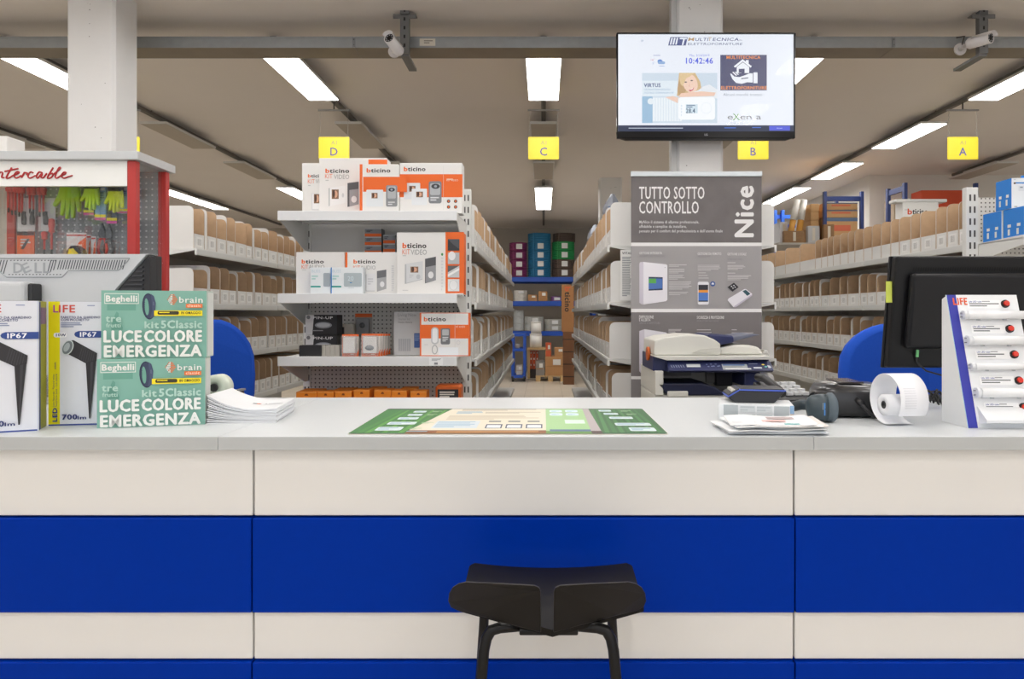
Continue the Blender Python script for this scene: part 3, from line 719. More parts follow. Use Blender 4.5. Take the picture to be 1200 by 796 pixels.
# ================================================================ COUNTER
HC = 1.105; CF = 1.75; CB = 2.572
topm = mat('#d6dadc', .35, noise=.015, scale=5); edgem = mat('#babdbd', .45, noise=.04, scale=9)
wt = thing('worktop', 'pale grey laminate worktop running along the whole counter', 'worktop', (0, CF, HC - .035))
sx = [-2.2, X_(255, CF), X_(952, CF + .01), 2.1]
for a, b in zip(sx, sx[1:]):
    MB().box(a + .0006, b - .0006, 0, CB - CF, 0, .035, topm, {'front': edgem}).build('worktop_slab', wt, bevel=.0015)
ctr = thing('service_counter', 'shop counter front with alternating white and blue horizontal panels', 'counter', (0, 1.775, 0))
MB().box(-2.16, 2.05, .03, .06, 0, HC - .0355, mat('#6d5f52', .8)).build('carcass', ctr)
for x in (-2.16, X_(297, 1.775) , X_(931, 1.775), 2.03):
    MB().box(x, x + .02, .06, .75, 0, HC - .0355, mat('#cfcac2', .6)).build('side_panel', ctr)
wp = mat('#e6e4e0', .4, noise=.012, scale=3, bump=.01); bp_ = mat('#00309c', .32, noise=.05, scale=40, bump=.015, spec=.05)
zs = [HC - .0355, Z_(605, 1.775), Z_(719, 1.765), Z_(773, 1.775), .275, .15, .0]
seams = [-2.158, X_(297, 1.775), X_(930.5, 1.775), 2.054]
for i in range(6):
    blue = i % 2 == 1
    for a, b in zip(seams, seams[1:]):
        g = .0022
        m = MB().box(a + g - (.001 if blue else 0), b - g, -.010 if blue else 0, .029, zs[i + 1] + .001, zs[i] - (.0035 if blue else .001), bp_ if blue else wp)
        m.build('blue_panel' if blue else 'white_panel', ctr, bevel=.003, segs=3)

# ---------------------------------------------------------------- printed counter mat
mp = [(406, 510), (783, 509), (735, 478.7), (443, 480)]
pts = []
for x, y in mp:
    Y = (CAMZ - HC) * F / (y - VY); pts.append((X_(x, Y), Y))
x0 = sum(p[0] for p in pts) / 4; y0 = pts[0][1]
mw = pts[1][0] - pts[0][0]; md = pts[3][1] - pts[0][1]
t = thing('counter_mat', 'printed advertising mat with green ends lying on the counter', 'mat', ((pts[0][0] + pts[1][0]) / 2, y0, HC + .0005))
MB().prism(rrect(-mw/2, 0, mw/2, md, .012), 'xy', 0, .0018, mat('#e9e6dc', .35)).build('mat_sheet', t)
p = Print((0, 0, 840, 485), mw, md, step=.00002)     # drawn upright, laid flat on the sheet
p.rr(2, 2, 838, 483, 10, '#3a5a42').rect(2, 30, 215, 470, '#47804a').rect(640, 10, 838, 470, '#466e4a')
for k in range(9):
    p.poly([(20 + k * 22, 470), (34 + k * 22, 470), (60 + k * 20, 40), (52 + k * 20, 40)], '#62a04e' if k % 2 else '#508c48'); p.poly([(655 + k * 20, 465), (668 + k * 20, 465), (676 + k * 17, 30), (668 + k * 17, 30)], '#568a58' if k % 2 else '#4c7f50')
p.poly([(150, 440), (520, 440), (520, 12), (215, 12)], '#e6dfcd').poly([(150, 484), (520, 484), (520, 430), (150, 430)], '#8a5a34').poly([(230, 470), (500, 460), (500, 436), (230, 445)], '#b98a54')
p.rect(520, 12, 645, 440, '#a8cf97').rect(520, 440, 645, 484, '#6f9a55').poly([(640, 484), (668, 484), (660, 12), (640, 12)], '#b7aeb0').rect(640, 440, 668, 484, '#5a4a48')
p.lines(250, 20, 500, 60, 2, '#a79e90').lines(240, 75, 330, 130, 3, '#8db4cc').lines(330, 85, 510, 120, 2, '#b4ab9a').lines(225, 160, 500, 250, 4, '#c9bfa9').rect(205, 270, 330, 400, '#d3dde3').lines(210, 280, 320, 390, 5, '#9dbdd1')
for k in range(3):
    x = 352 + k * 56; p.rect(x, 330, x + 46, 400, '#4a5568').rect(x + 4, 345, x + 42, 392, '#eef2f6').rect(x + 3, 265, x + 38, 292, '#8a8f88')
for k in range(2):
    for j in range(2): p.rr(532 + k * 50, 40 + j * 70, 572 + k * 50, 95 + j * 70, 12, '#d7eaf0').lines(538 + k * 50, 60 + j * 70, 566 + k * 50, 85 + j * 70, 2, '#9cc3d6')
p.rect(575, 250, 632, 320, '#d9efe2').rect(530, 420, 640, 450, '#5b7a9a')
for x, y, w_, h_ in ((100, 60, 40, 40), (95, 130, 44, 40), (80, 200, 60, 45), (70, 290, 80, 50), (60, 380, 70, 60), (690, 40, 40, 40), (700, 110, 45, 40), (710, 190, 70, 45), (715, 310, 100, 50), (745, 390, 70, 60)):
    p.rr(x, y, x + w_, y + h_, 8, '#d4e3e6').lines(x + 6, y + 10, x + w_ - 6, y + h_ - 8, 2, '#9cb8cf')
p.lines(150, 448, 260, 470, 1, '#9fb4c4')
for x, y in ((160, 70), (155, 140), (165, 300), (150, 400), (760, 60), (770, 130)): p.lines(x, y, x + 36, y + 26, 2, '#b9d2ae')
o = p.build('mat_print', t, (0, 0, .002), rot=(-math.pi / 2, 0, 0))

# ================================================================ LEFT SIDE OF THE COUNTER
# garden spotlight boxes
def spot_print(W, H):
    p = Print((278, 66, 571, 750), W, H)
    p.rect(278, 66, 571, 750, '#dfe2ea').rect(278, 66, 335, 750, '#f0e400').rect(278, 742, 571, 750, '#3a4f9a').rect(564, 66, 571, 750, '#c9cedd')
    p.text('L', 303, 126, 40, '#a04a94', w=24, bold=.02).text('IFE', 331, 126, 40, '#cf4f45', w=80, bold=.02).lines(473, 86, 545, 94, 1, '#7a86b0')
    p.text('FARETTO DA GIARDINO', 342, 159, 12, '#26326e', w=196, bold=.02).text('CON PICCHETTO', 342, 173, 12, '#26326e', w=140, bold=.02).lines(342, 182, 455, 212, 3, '#8c96b4')
    p.rr(305, 238, 372, 264, 12, '#f3f5fa').text('10W', 318, 258, 15, '#26326e', w=48, bold=.03)
    p.poly([(571, 266), (430, 266), (414, 258), (408, 247), (414, 236), (430, 229), (571, 229)], '#2a478e').text('IP67', 438, 260, 24, '#f2f4fa', w=82, bold=.03)
    p.poly([(358, 345), (470, 410), (520, 396), (524, 352), (405, 279), (368, 285)], '#2b2a2e')
    for k in range(7): p.poly([(430 + k * 11, 385 + k * 5), (433 + k * 11, 386 + k * 5), (452 + k * 10, 312 + k * 6), (449 + k * 10, 311 + k * 6)], '#3c3b40')
    p.ell(377, 320, 27, 43, '#c9d4d4', rot=22).ell(376, 320, 23, 38, '#6d777c', rot=22).ell(372, 318, 14, 26, '#a9b4b8', rot=22)
    p.poly([(468, 405), (484, 713), (491, 713), (520, 388)], '#232226').poly([(492, 402), (487, 700), (491, 700), (505, 398)], '#3a393e')
    p.text('700', 350, 716, 27, '#26326e', w=74, bold=.04).text('lm', 428, 716, 18, '#26326e', w=42, bold=.03)
    p.text('LED', 325, 726, 22, '#1f3a8a', w=74, bold=.04, rot=-90).text('Luce Naturale - Natural white', 312, 645, 9, '#3a4a70', w=180, rot=-90).text('Natürliche Licht - Luz natural', 326, 645, 9, '#3a4a70', w=180, rot=-90).text('4000K', 321, 440, 9, '#3a4a70', w=42, rot=-90)
    return p
whb = mat('#e3e6ec', .4); navy = mat('#2c3f86', .4)
def spot_box(x, y, ang, label):
    W, H, D = .151, .35, .08
    t = thing('spotlight_box', label, 'box', (x, y, HC), R(ang), 'garden spotlight boxes on the counter')
    MB().box(-W/2, W/2, 0, D, .0005, H, whb, {'right': mat('#8d8c3c', .4), 'left': mat('#f0e400', .4)}).build('carton_body', t, bevel=.0015)
    spot_print(W, H).build('front_print', t)
    q = MB().box(W/2 + .0002, W/2 + .0008, .002, .014, .002, H - .002, navy).box(W/2 + .0002, W/2 + .0008, .02, .07, H * .82, H * .95, mat('#6a4a8a', .4)).build('side_print', t)
    MB().box(-W/2, W/2, D * .45, D * .55, H, H + .001, mat('#3a3a3c', .4)).build('hang_tab', t)
spot_box(-1.431, 1.812, 24, 'white garden spotlight box at the left edge of the picture')
spot_box(-1.318, 1.932, 9, 'white garden spotlight box with yellow strip, beside the green boxes')
# green emergency-light boxes
tealm = mat('#7fb6a4', .5)
def emer_print(W, H):
    p = Print((40, 47, 590, 396), W, H); wl = '#eceeea'; pale = '#b5d6ca'; dk = '#6ba493'
    p.rect(40, 47, 590, 396, '#82b5a6').rect(70, 118, 218, 150, dk).poly([(90, 250), (150, 250), (150, 235), (130, 200), (130, 165), (118, 155), (98, 200)], dk)
    p.frame(57, 62, 233, 116, 3, wl).text('Beghelli', 66, 104, 30, wl, w=158, bold=.035)
    p.ell(284, 129, 33, 67, '#39435e', rot=-4).ell(275, 131, 11, 44, '#6fa896', rot=-4).ring(286, 129, 34, 68, 6, '#2b344e', rot=-4).poly([(292, 192), (318, 180), (322, 110), (312, 75), (296, 64), (300, 100), (304, 150)], '#46516e').lines(262, 105, 266, 170, 8, '#2c3550').lines(310, 105, 313, 140, 1, '#8f9ab4')
    for k in range(10):
        x = 382 + k * 6; h = [8, 16, 22, 27, 29, 29, 27, 22, 16, 8][k]
        for j in range(-3, 4):
            if abs(j * 8) < h: p.rect(x, 93 + j * 8 - 2.6, x + 5, 93 + j * 8 + 2.6, '#e9773f' if k > 4 or (k + j) % 5 == 0 else wl)
    p.text('brain', 449, 109, 30, wl, w=124, bold=.015).rr(484, 115, 572, 136, 3, '#ec7a3a').text('classic', 492, 131, 14, '#fbe9d8', w=72, bold=.01)
    p.rect(318, 150, 572, 178, '#f2df1c').rr(336, 153, 448, 172, 8, '#3a3620').lines(344, 158, 440, 167, 1, '#f2df1c').text('IN OMAGGIO', 460, 169, 13, '#3a3620', w=104, bold=.02)
    p.text('tre', 70, 208, 34, pale, w=78, bold=.035).text('frutti', 72, 236, 20, pale, w=74, bold=.025).text('kit', 270, 241, 34, pale, w=72, bold=.035).text('5Classic', 356, 241, 38, pale, w=213, bold=.04)
    p.text('LUCE', 62, 311, 56, wl, w=190, bold=.042).text('COLORE', 270, 311, 56, wl, w=298, bold=.042).text('EMERGENZA', 64, 387, 56, wl, w=503, bold=.042)
    return p
def emer_box(x, y, z, ang, W, label):
    H, D = .19, .07
    t = thing('emergency_light_box', label, 'box', (x, y, z), R(ang), 'green emergency light boxes')
    MB().box(-W/2, W/2, 0, D, .0005, H, tealm, {'top': mat('#9fc4b5', .5), 'right': mat('#b8c8c0', .5)}).build('carton_body', t, bevel=.0015)
    emer_print(W, H).build('front_print', t)
    MB().box(W/2 + .0002, W/2 + .0008, .012, D - .004, .004, H - .004, mat('#d5d8d4', .5)).build('side_label', t)
a = R(15)
emer_box(-1.229 + .1365 * math.cos(a), 1.878 + .1365 * math.sin(a), HC, 15, .272, 'green emergency light box standing on the counter, lower of the two')
a = R(11)
emer_box(-1.233 + .1365 * math.cos(a), 1.903 + .1365 * math.sin(a), HC + .1908, 11, .273, 'green emergency light box stacked on top of its twin')
# stack of leaflets, curled up at the left corner
t = thing('leaflet_stack', 'stack of white leaflets with curled corner beside the green boxes', 'leaflets', (-.962, 1.953, HC + .0003))
pw = mat('#eceef1', .6); N = 15
ex = Vector((.19, .022, 0)); ey = Vector((-.035, .235, 0))
rs = random.Random(4)
for k in range(N):
    th = .0021; z = k * .0024; sh = Vector((rs.uniform(-.003, .003), rs.uniform(-.003, .003), 0)); n1, n2 = 8, 5
    top_, bot_ = [], []
    for i in range(n1 + 1):
        for j in range(n2 + 1):
            u, v = i / n1, j / n2
            q = ex * u + ey * v + sh; lift = (k / N) * .05 * (max(0, .75 - u) / .75) ** 2 * (1 - .1 * v) + (k / N) * .006 * (u ** 2)
            bot_.append(Vector((q.x, q.y, z + lift))); top_.append(Vector((q.x, q.y, z + th + lift)))
    f = lambda i, j: i * (n2 + 1) + j
    b = MB(); nn = len(top_)
    fs = [(f(i, j), f(i + 1, j), f(i + 1, j + 1), f(i, j + 1)) for i in range(n1) for j in range(n2)]
    b.add(bot_ + top_, [tuple(reversed(q)) for q in fs] + [tuple(x + nn for x in q) for q in fs]
          + [(f(i, 0), f(i + 1, 0), nn + f(i + 1, 0), nn + f(i, 0)) for i in range(n1)] + [(f(i + 1, n2), f(i, n2), nn + f(i, n2), nn + f(i + 1, n2)) for i in range(n1)]
          + [(f(0, j + 1), f(0, j), nn + f(0, j), nn + f(0, j + 1)) for j in range(n2)] + [(f(n1, j), f(n1, j + 1), nn + f(n1, j + 1), nn + f(n1, j)) for j in range(n2)], pw, False)
    sh_ = b.build('leaflet', t)
    if k == N - 1:
        lg = MB()
        for u0, u1, v0, v1, c in ((.5, .56, .45, .52, '#8a8f98'), (.56, .62, .45, .52, '#e0703a'), (.68, .7, .5, .55, '#8f9297'), (.73, .95, .5, .54, '#b7babf'), (.68, .95, .4, .42, '#c9ccd0')):
            vv = []
            for u, v in ((u0, v0), (u1, v0), (u1, v1), (u0, v1)):
                q = ex * u + ey * v; lift = (k / N) * .05 * (max(0, .75 - u) / .75) ** 2 * (1 - .1 * v) + (k / N) * .006 * (u ** 2)
                vv.append((q.x, q.y, z + th + lift + .0008))
            lg.add(vv, [(0, 1, 2, 3)], pr(c))
        lg.build('letterhead', sh_, recalc=False)
# tape dispenser
t = thing('tape_dispenser', 'black tape dispenser with pale roll behind the leaflets', 'tape dispenser', (X_(250, 2.24), 2.24, HC + .0005), R(-5))
b = MB().prism([(-.07, 0), (.085, 0), (.09, .012), (.075, .062), (.06, .06), (.03, .03), (-.02, .03), (-.065, .055), (-.075, .02)], 'xz', 0, .055, mat('#232327', .35)).build('base', t, bevel=.004)
MB().lathe([(.013, .006), (.042, .006), (.042, .05), (.013, .05), (.013, .006)], (0, 0, .072), mat('#dfe6d6', .4), 28, 'y').build('tape_roll', t)
MB().cyl((0, -.001, .072), (0, .056, .072), .013, mat('#2b2b2e', .4)).build('roll_hub', t)
MB().box(.07, .084, .004, .05, .06, .066, mat('#b9bbbd', .3, .8)).build('cutter_blade', t)

# ---------------------------------------------------------------- grey monitor seen from behind
mg = mat('#c3c6c9', .42, noise=.02, scale=30); md_ = mat('#2a2b2e', .5)
MY = 2.38
t = thing('monitor', 'silver grey monitor seen from behind at the left end of the counter', 'monitor', (X_(60, MY), MY, HC + .0005))
cx = X_(60, MY); L_ = X_(-40, MY) - cx; R_ = X_(174, MY) - cx; T_ = Z_(298, MY) - HC; B_ = .1
zz = lambda py: Z_(py, MY) - HC; xx = lambda px: X_(px, MY) - cx
MB().prism([(L_, B_), (xx(112), B_), (xx(124), zz(352)), (xx(171), zz(299)), (xx(174), T_), (L_, T_)], 'xz', 0, .05, mg).build('back_shell', t, bevel=.004)
MB().box(L_, R_, .05, .085, B_, T_ - .002, md_).build('screen_bezel', t, bevel=.003)
g = MB().prism([(xx(114), B_), (xx(174), B_), (xx(174), zz(300)), (xx(171.5), zz(300)), (xx(125), zz(352))], 'xz', .012, .05, md_).build('corner_grille', t)
lv = MB()
for k in range(9):
    y = 312 + k * 5.2; xa = 171 - (y - 299) * .88 + 3
    if xa < 166: lv.box(xx(xa), xx(166), .006, .012, zz(y + 1.8), zz(y), mat('#3b3c40', .5))
lv.build('grille_slats', g)
MB().box(xx(168), xx(174), .008, .012, B_, zz(304), mat('#1d1d20', .5)).build('grille_edge', g)
v = MB(); sl = mat('#43474d', .6)
def slot(xa, ya, yb, sl_=.18, wd=1.15):
    v.add([(xx(xa + (yb - ya) * sl_ * 0), -.0006, zz(yb)), (xx(xa + wd), -.0006, zz(yb)), (xx(xa + wd + (yb - ya) * .28), -.0006, zz(ya)), (xx(xa + (yb - ya) * .28), -.0006, zz(ya))], [(0, 1, 2, 3)], sl)
for k in range(26): slot(67 + k * 3.05, 305, 316)
for k in range(4): slot(-6 + k * 3.2, 305, 318 + k)
for k in range(3): slot(55 + k * 3.6, 305, 321 - k * 2)
for k in range(16): slot(10 + k * 4, 321.5, 322.5, wd=1.6)
for k in range(14): slot(12 + k * 4, 305, 306, wd=1.6)
v.build('vent_slots', t, recalc=False)
p = Print((0, 0, 46, 16), xx(60) - xx(14), zz(306.5) - zz(321)); p.text('D', 2, 15, 13, '#9ea3a8', w=11, bold=.02).text('E', 15, 16, 12, '#9ea3a8', w=9, bold=.02, rot=-25).text('L', 27, 15, 13, '#9ea3a8', w=8, bold=.02).text('L', 37, 15, 13, '#9ea3a8', w=8, bold=.02)
p.build('embossed_logo', t, ((xx(14) + xx(60)) / 2, 0, zz(321)))
fr = MB()
path = [(-6, 303), (152, 303), (150, 306), (139, 317), (80, 317.5), (73, 325), (8, 325), (-2, 317)]
fr.tube([(xx(a_), -.001, zz(b_)) for a_, b_ in path], .0018, mat('#9ba0a5', .4), 5); fr.build('vent_frame', t)
MB().box(xx(-30), xx(45), -.07, -.001, B_ - .04, zz(331), mg).build('stand_hinge', t, bevel=.015, segs=3)
MB().box(xx(44.5), xx(50), -.05, -.001, B_ - .03, zz(333), md_).build('hinge_cap', t, bevel=.006)
MB().box(xx(-20), xx(36), -.04, -.01, .012, B_, mg).build('stand_neck', t)
MB().prism(rrect(xx(-45), -.1, xx(60), .1, .03), 'xy', 0, .012, mg).build('stand_base', t, bevel=.003)

# ---------------------------------------------------------------- glass tool display case
CX0, CX1, CY0, CY1 = -2.33, X_(159, 2.75), 2.75, X_(159, 2.75) * F / (197.5 - VX)
CT = Z_(178, 2.75)
redm = mat('#b93430', .4); alum = mat('#c6c9cb', .4, .2)
t = thing('display_case', 'glass tool display case with red posts and white header', 'display case', (0, 0, 0))
glass = mat('#e6f0ee', .02, trans=1, spec=.5, alpha=.16, name='case_glass')
MB().box(CX0 - .02, CX1 + .02, CY0 - .02, CY1 + .02, CT - .035, CT, alum).build('roof_slab', t, bevel=.003)
for n_, (x, y) in {'a': (CX0, CY0), 'b': (CX1 - .035, CY0), 'c': (CX0, CY1 - .03), 'd': (CX1 - .03, CY1 - .03)}.items():
    MB().box(x, x + .035, y, y + .03, 0, CT - .0355, redm).build('red_post', t, bevel=.003)
pg2 = dots_material('#84878b', '#cfd2d4', .026, .004, name='case_pegboard')
MB().box(CX0 + .036, CX1 - .036, CY1 - .02, CY1 - .012, .3, CT - .036, mat('#9c9fa3', .5), {'front': pg2}).build('pegboard', t)
hdr_z0 = Z_(218, 2.75)
MB().box(CX0 + .036, CX1 - .036, CY0 + .002, CY0 + .02, hdr_z0, CT - .036, mat('#eeefec', .45)).build('header_panel', t)
MB().box(CX0 + .036, CX1 - .036, CY0 + .008, CY0 + .012, .35, hdr_z0 - .001, glass).build('front_glass', t)
MB().box(CX1 - .012, CX1 - .008, CY0 + .031, CY1 - .031, .35, CT - .036, glass).build('side_glass', t)
MB().box(CX0 + .036, CX1 - .036, CY0 + .02, CY1 - .03, .3, .33, rackw).build('floor_shelf', t)
MB().box(CX0 + .005, CX1 - .005, CY0 + .005, CY1 - .005, 0, .3, alum).build('plinth', t)
# handwritten style header lettering
sc = MB(); S0 = 3.98
def stroke(pts_, r=.0032):
    P3 = [Vector((X_(a_ / S0, 2.75), CY0 + .0, Z_(160 + b_ / S0, 2.75))) for a_, b_ in pts_]
    out = []
    for i in range(len(P3) - 1):
        p0, p1, p2, p3 = P3[max(i - 1, 0)], P3[i], P3[i + 1], P3[min(i + 2, len(P3) - 1)]
        for k in range(4):
            u = k / 4; out.append(.5 * ((2 * p1) + (-p0 + p2) * u + (2 * p0 - 5 * p1 + 4 * p2 - p3) * u * u + (-p0 + 3 * p1 - 3 * p2 + p3) * u ** 3))
    out.append(P3[-1]); sc.tube(out, r, mat('#b02a2c', .45), 6)
stroke([(-60, 148), (-95, 150), (-120, 195)]); stroke([(-95, 195), (-75, 170), (-62, 168), (-68, 192), (-50, 176)])
stroke([(-45, 190), (-25, 168), (-18, 172), (-25, 192), (0, 168), (12, 170), (8, 190), (20, 192)])
stroke([(55, 145), (30, 190), (40, 194), (60, 182)]); stroke([(22, 163), (45, 158), (85, 150)])
stroke([(60, 182), (85, 172), (88, 165), (76, 166), (66, 182), (76, 194), (100, 182)])
stroke([(100, 192), (112, 172), (115, 168), (128, 172), (124, 180)])
stroke([(155, 170), (142, 166), (130, 184), (140, 194), (165, 182)])
stroke([(198, 170), (182, 166), (170, 184), (176, 194), (196, 172), (192, 190), (202, 192), (218, 172)])
stroke([(248, 145), (222, 190), (234, 194), (246, 182), (244, 172), (230, 176)])
stroke([(246, 180), (278, 152), (280, 144), (272, 150), (258, 185), (266, 194), (290, 178)])
stroke([(288, 182), (304, 174), (306, 167), (296, 168), (286, 184), (298, 194), (318, 188), (338, 182)])
sc.build('header_lettering', t)
# things hanging inside
HY = CY1 - .045
def hang(name, label, cat, px, py, group, Y=None):
    Y = Y or HY; return thing(name, label, cat, (X_(px, Y), Y, Z_(py, Y)), 0, group)
sred = mat('#d8392f', .4); sblk = mat('#232325', .4)
def screwdriver(px, ytop, yh, yb, label, inv=False):
    t = hang('screwdriver', label, 'screwdriver', px, yb, 'insulated screwdrivers in the display case')
    H = Z_(ytop, HY) - Z_(yb, HY); hh = Z_(ytop, HY) - Z_(yh, HY)
    MB().lathe([(.001, H), (.011, H - .004), (.013, H - hh * .4), (.010, H - hh * .8), (.012, H - hh), (.004, H - hh - .004)], (0, 0, 0), sred, 10).build('handle', t)
    MB().cyl((0, 0, H - hh - .002), (0, 0, .02), .0045, sred, n=8).build('insulated_shaft', t)
    MB().cyl((0, 0, .021), (0, 0, 0), .0035, sblk, n=8).build('tip', t)
nn = 0
for px, yt, yh, yb in ((10, 219, 224, 249), (14, 219, 225, 252), (18, 219, 225, 252), (22.5, 219, 226, 254), (26, 219, 226, 255), (35, 219, 228, 250), (39, 219, 228, 251), (46.5, 219, 228, 254), (51, 219, 228, 254)):
    screwdriver(px, yt, yh, yb, '%s from left of the red screwdrivers in the upper row of the display case' % ['first', 'second', 'third', 'fourth', 'fifth', 'sixth', 'seventh', 'eighth', 'ninth'][nn]); nn += 1
screwdriver(60.5, 256, 272, 298, 'larger red screwdriver hanging lower right in the display case'); screwdriver(52, 271, 280, 298, 'small red screwdriver hanging beside the larger one in the display case')
for k, (px, y0, y1) in enumerate(((28, 247, 264), (37.5, 246, 264), (53.5, 245, 264))):
    t = hang('test_screwdriver', 'dark handled screwdriver, %s of three on white cards in the display case' % ['left', 'middle', 'right'][k], 'screwdriver', px, y1, 'dark screwdrivers in the display case', HY - .012)
    MB().lathe([(.0, 0), (.009, .003), (.010, .03), (.006, .05), (.008, .058), (.001, .06)], (0, 0, 0), mat('#2f3238', .4), 10).build('handle', t)
    MB().cyl((0, 0, .059), (0, 0, .1), .002, mat('#b9bbbe', .3, .9), n=6).build('shaft', t)
for k, (x0, x1) in enumerate(((20.5, 41), (45, 65))):
    W = (x1 - x0) * HY / F; t = hang('tool_card', '%s white tool card hanging behind the red screwdrivers' % ['left', 'right'][k], 'card', (x0 + x1) / 2, 271, 'tool cards in the display case', HY + .012)
    MB().box(-W/2, W/2, 0, .003, 0, Z_(232, HY) - Z_(271, HY), mat('#d9dadb', .5)).build('card', t)
def glove(px, ytop, label, col, sc_=1.0, card=True):
    t = hang('work_glove', label, 'gloves', px, ytop, 'packed work gloves in the display case', HY - (.05 if sc_ > .9 else .12)); m = mat(col, .6)
    b = MB(); s = sc_
    pts = [(-.04, 0), (.045, 0), (.05, -.05), (.052, -.12), (.04, -.125), (.03, -.075), (.022, -.15), (.01, -.152), (.008, -.08), (-.004, -.155), (-.017, -.155), (-.014, -.08), (-.03, -.14), (-.042, -.138), (-.035, -.07), (-.068, -.1), (-.075, -.09), (-.05, -.04)]
    b.prism([(x * s, z * s) for x, z in pts], 'xz', 0, .016, m); b.build('glove_body', t, bevel=.004)
    MB().box(-.04 * s, .045 * s, -.004, .02, -.008, .022, mat('#2a2c30', .6)).build('cuff', t)
glove(80, 217, 'bright green work glove hanging open in the display case', '#a4d419', .92)
glove(106, 219, 'green glove in clear bag, right of the open green glove', '#b8dc2a', .62)
glove(134, 222, 'yellow green glove in clear bag at the right of the display case', '#cfe032', .62)
filmm = mat('#dfe8f2', .12, alpha=.3, spec=.8)
for k, (x0, x1, y0, y1, c) in enumerate(((98, 110, 218, 252, '#2a2f36'), (111, 124, 219, 258, '#7fa6d6'), (137, 150, 219, 250, '#8fb0da'), (125, 137, 222, 262, '#2e3137'))):
    W = (x1 - x0) * (HY - .09) / F; H = (y1 - y0) * (HY - .09) / F
    t = hang('glove_pack', '%s of the shiny glove packs in the display case' % ['first from left', 'second', 'last', 'third'][k], 'pack', (x0 + x1) / 2, y1, 'glove packs in the display case', HY - .09)
    MB().box(-W/2, W/2, 0, .012, 0, H, mat(c, .3, noise=.3, scale=40)).build('pack_body', t, bevel=.003)
    p = Print((0, 0, 12, 36), W, H); p.rect(1, 1, 11, 4, '#dfe4ea').lines(1, 6, 11, 16, 4, '#4a5fa0').rect(0, 30, 12, 33, '#e7d92a').rect(0, 33.5, 12, 36, '#d0489a'); p.build('front_print', t)
for k, (x0, x1, y0, y1, c, lb) in enumerate(((20, 40, 272, 300, '#e1642c', 'orange plier card hanging at the lower left of the display case'), (78, 101, 273, 300, '#d9dadb', 'white and orange blister card, front of the lower row in the display case'), (101, 106.5, 275, 300, '#d9dadb', 'white and orange blister card, second in the lower row in the display case'), (107, 112, 277, 300, '#d9dadb', 'white and orange blister card, third in the lower row in the display case'))):
    Y = HY - .03 - (.03 if k == 1 else 0); W = (x1 - x0) * Y / F; H = (y1 - y0) * Y / F
    t = hang('tool_blister', lb, 'blister card', (x0 + x1) / 2, y1, 'blister cards in the display case', Y)
    MB().box(-W/2, W/2, 0, .004, 0, H, mat(c, .5)).build('card', t)
    p = Print((0, 0, 20, 28), W, H)
    if k == 0: p.rect(0, 0, 20, 4, '#3c3d42').lines(4, 8, 16, 18, 3, '#c9ccd0').poly([(4, 20), (8, 20), (15, 8), (12, 8)], '#4a4c52')
    else: p.rect(0, 2, 20, 4, '#c23a30').poly([(8, 28), (20, 28), (20, 5), (12, 12)], '#e0622e').lines(12, 14, 19, 18, 1, '#f2d5c4')
    p.build('front_print', t)
t = hang('tape_measure', 'black and yellow tape measure lying low in the display case', 'tape measure', 86, 303, None, HY - .12)
MB().prism([(-.03, 0), (.03, 0), (.038, .012), (.03, .04), (.01, .055), (-.015, .052), (-.032, .03)], 'xz', 0, .035, sblk).build('case', t, bevel=.004)
MB().prism([(-.022, .012), (.02, .012), (.02, .02), (.0, .042), (-.016, .038)], 'xz', -.004, .0, mat('#e9d21c', .4)).build('yellow_label', t)
for k, px in enumerate((119, 127)):
    t = hang('pliers', '%s pair of pliers hanging at the lower right of the display case' % ['left', 'right'][k], 'pliers', px, 298, 'pliers in the display case')
    pm = mat('#55585d', .35, .8)
    MB().prism([(-.014, .09), (0, .135), (.014, .09), (.012, .07), (-.012, .07)], 'xz', 0, .012, pm).build('jaws', t)
    for s in (-1, 1): MB().tube([(s * -.006, .006, .09), (s * .012, .006, .06), (s * .02, .006, .02), (s * .014, .006, 0)], .006, sred if k == 0 else sblk).build('handle', t)
t = thing('white_box', 'red and white carton on top of the display case at the left edge', 'box', (X_(-4, 2.85), 2.85, CT + .0005))
MB().box(-.12, .043, 0, .1, 0, .09, mat('#e4e2de', .5)).build('carton_body', t, bevel=.002)
MB().box(-.12, .0435, -.001, .1005, .002, .022, mat('#c4322c', .5)).build('red_band', t)

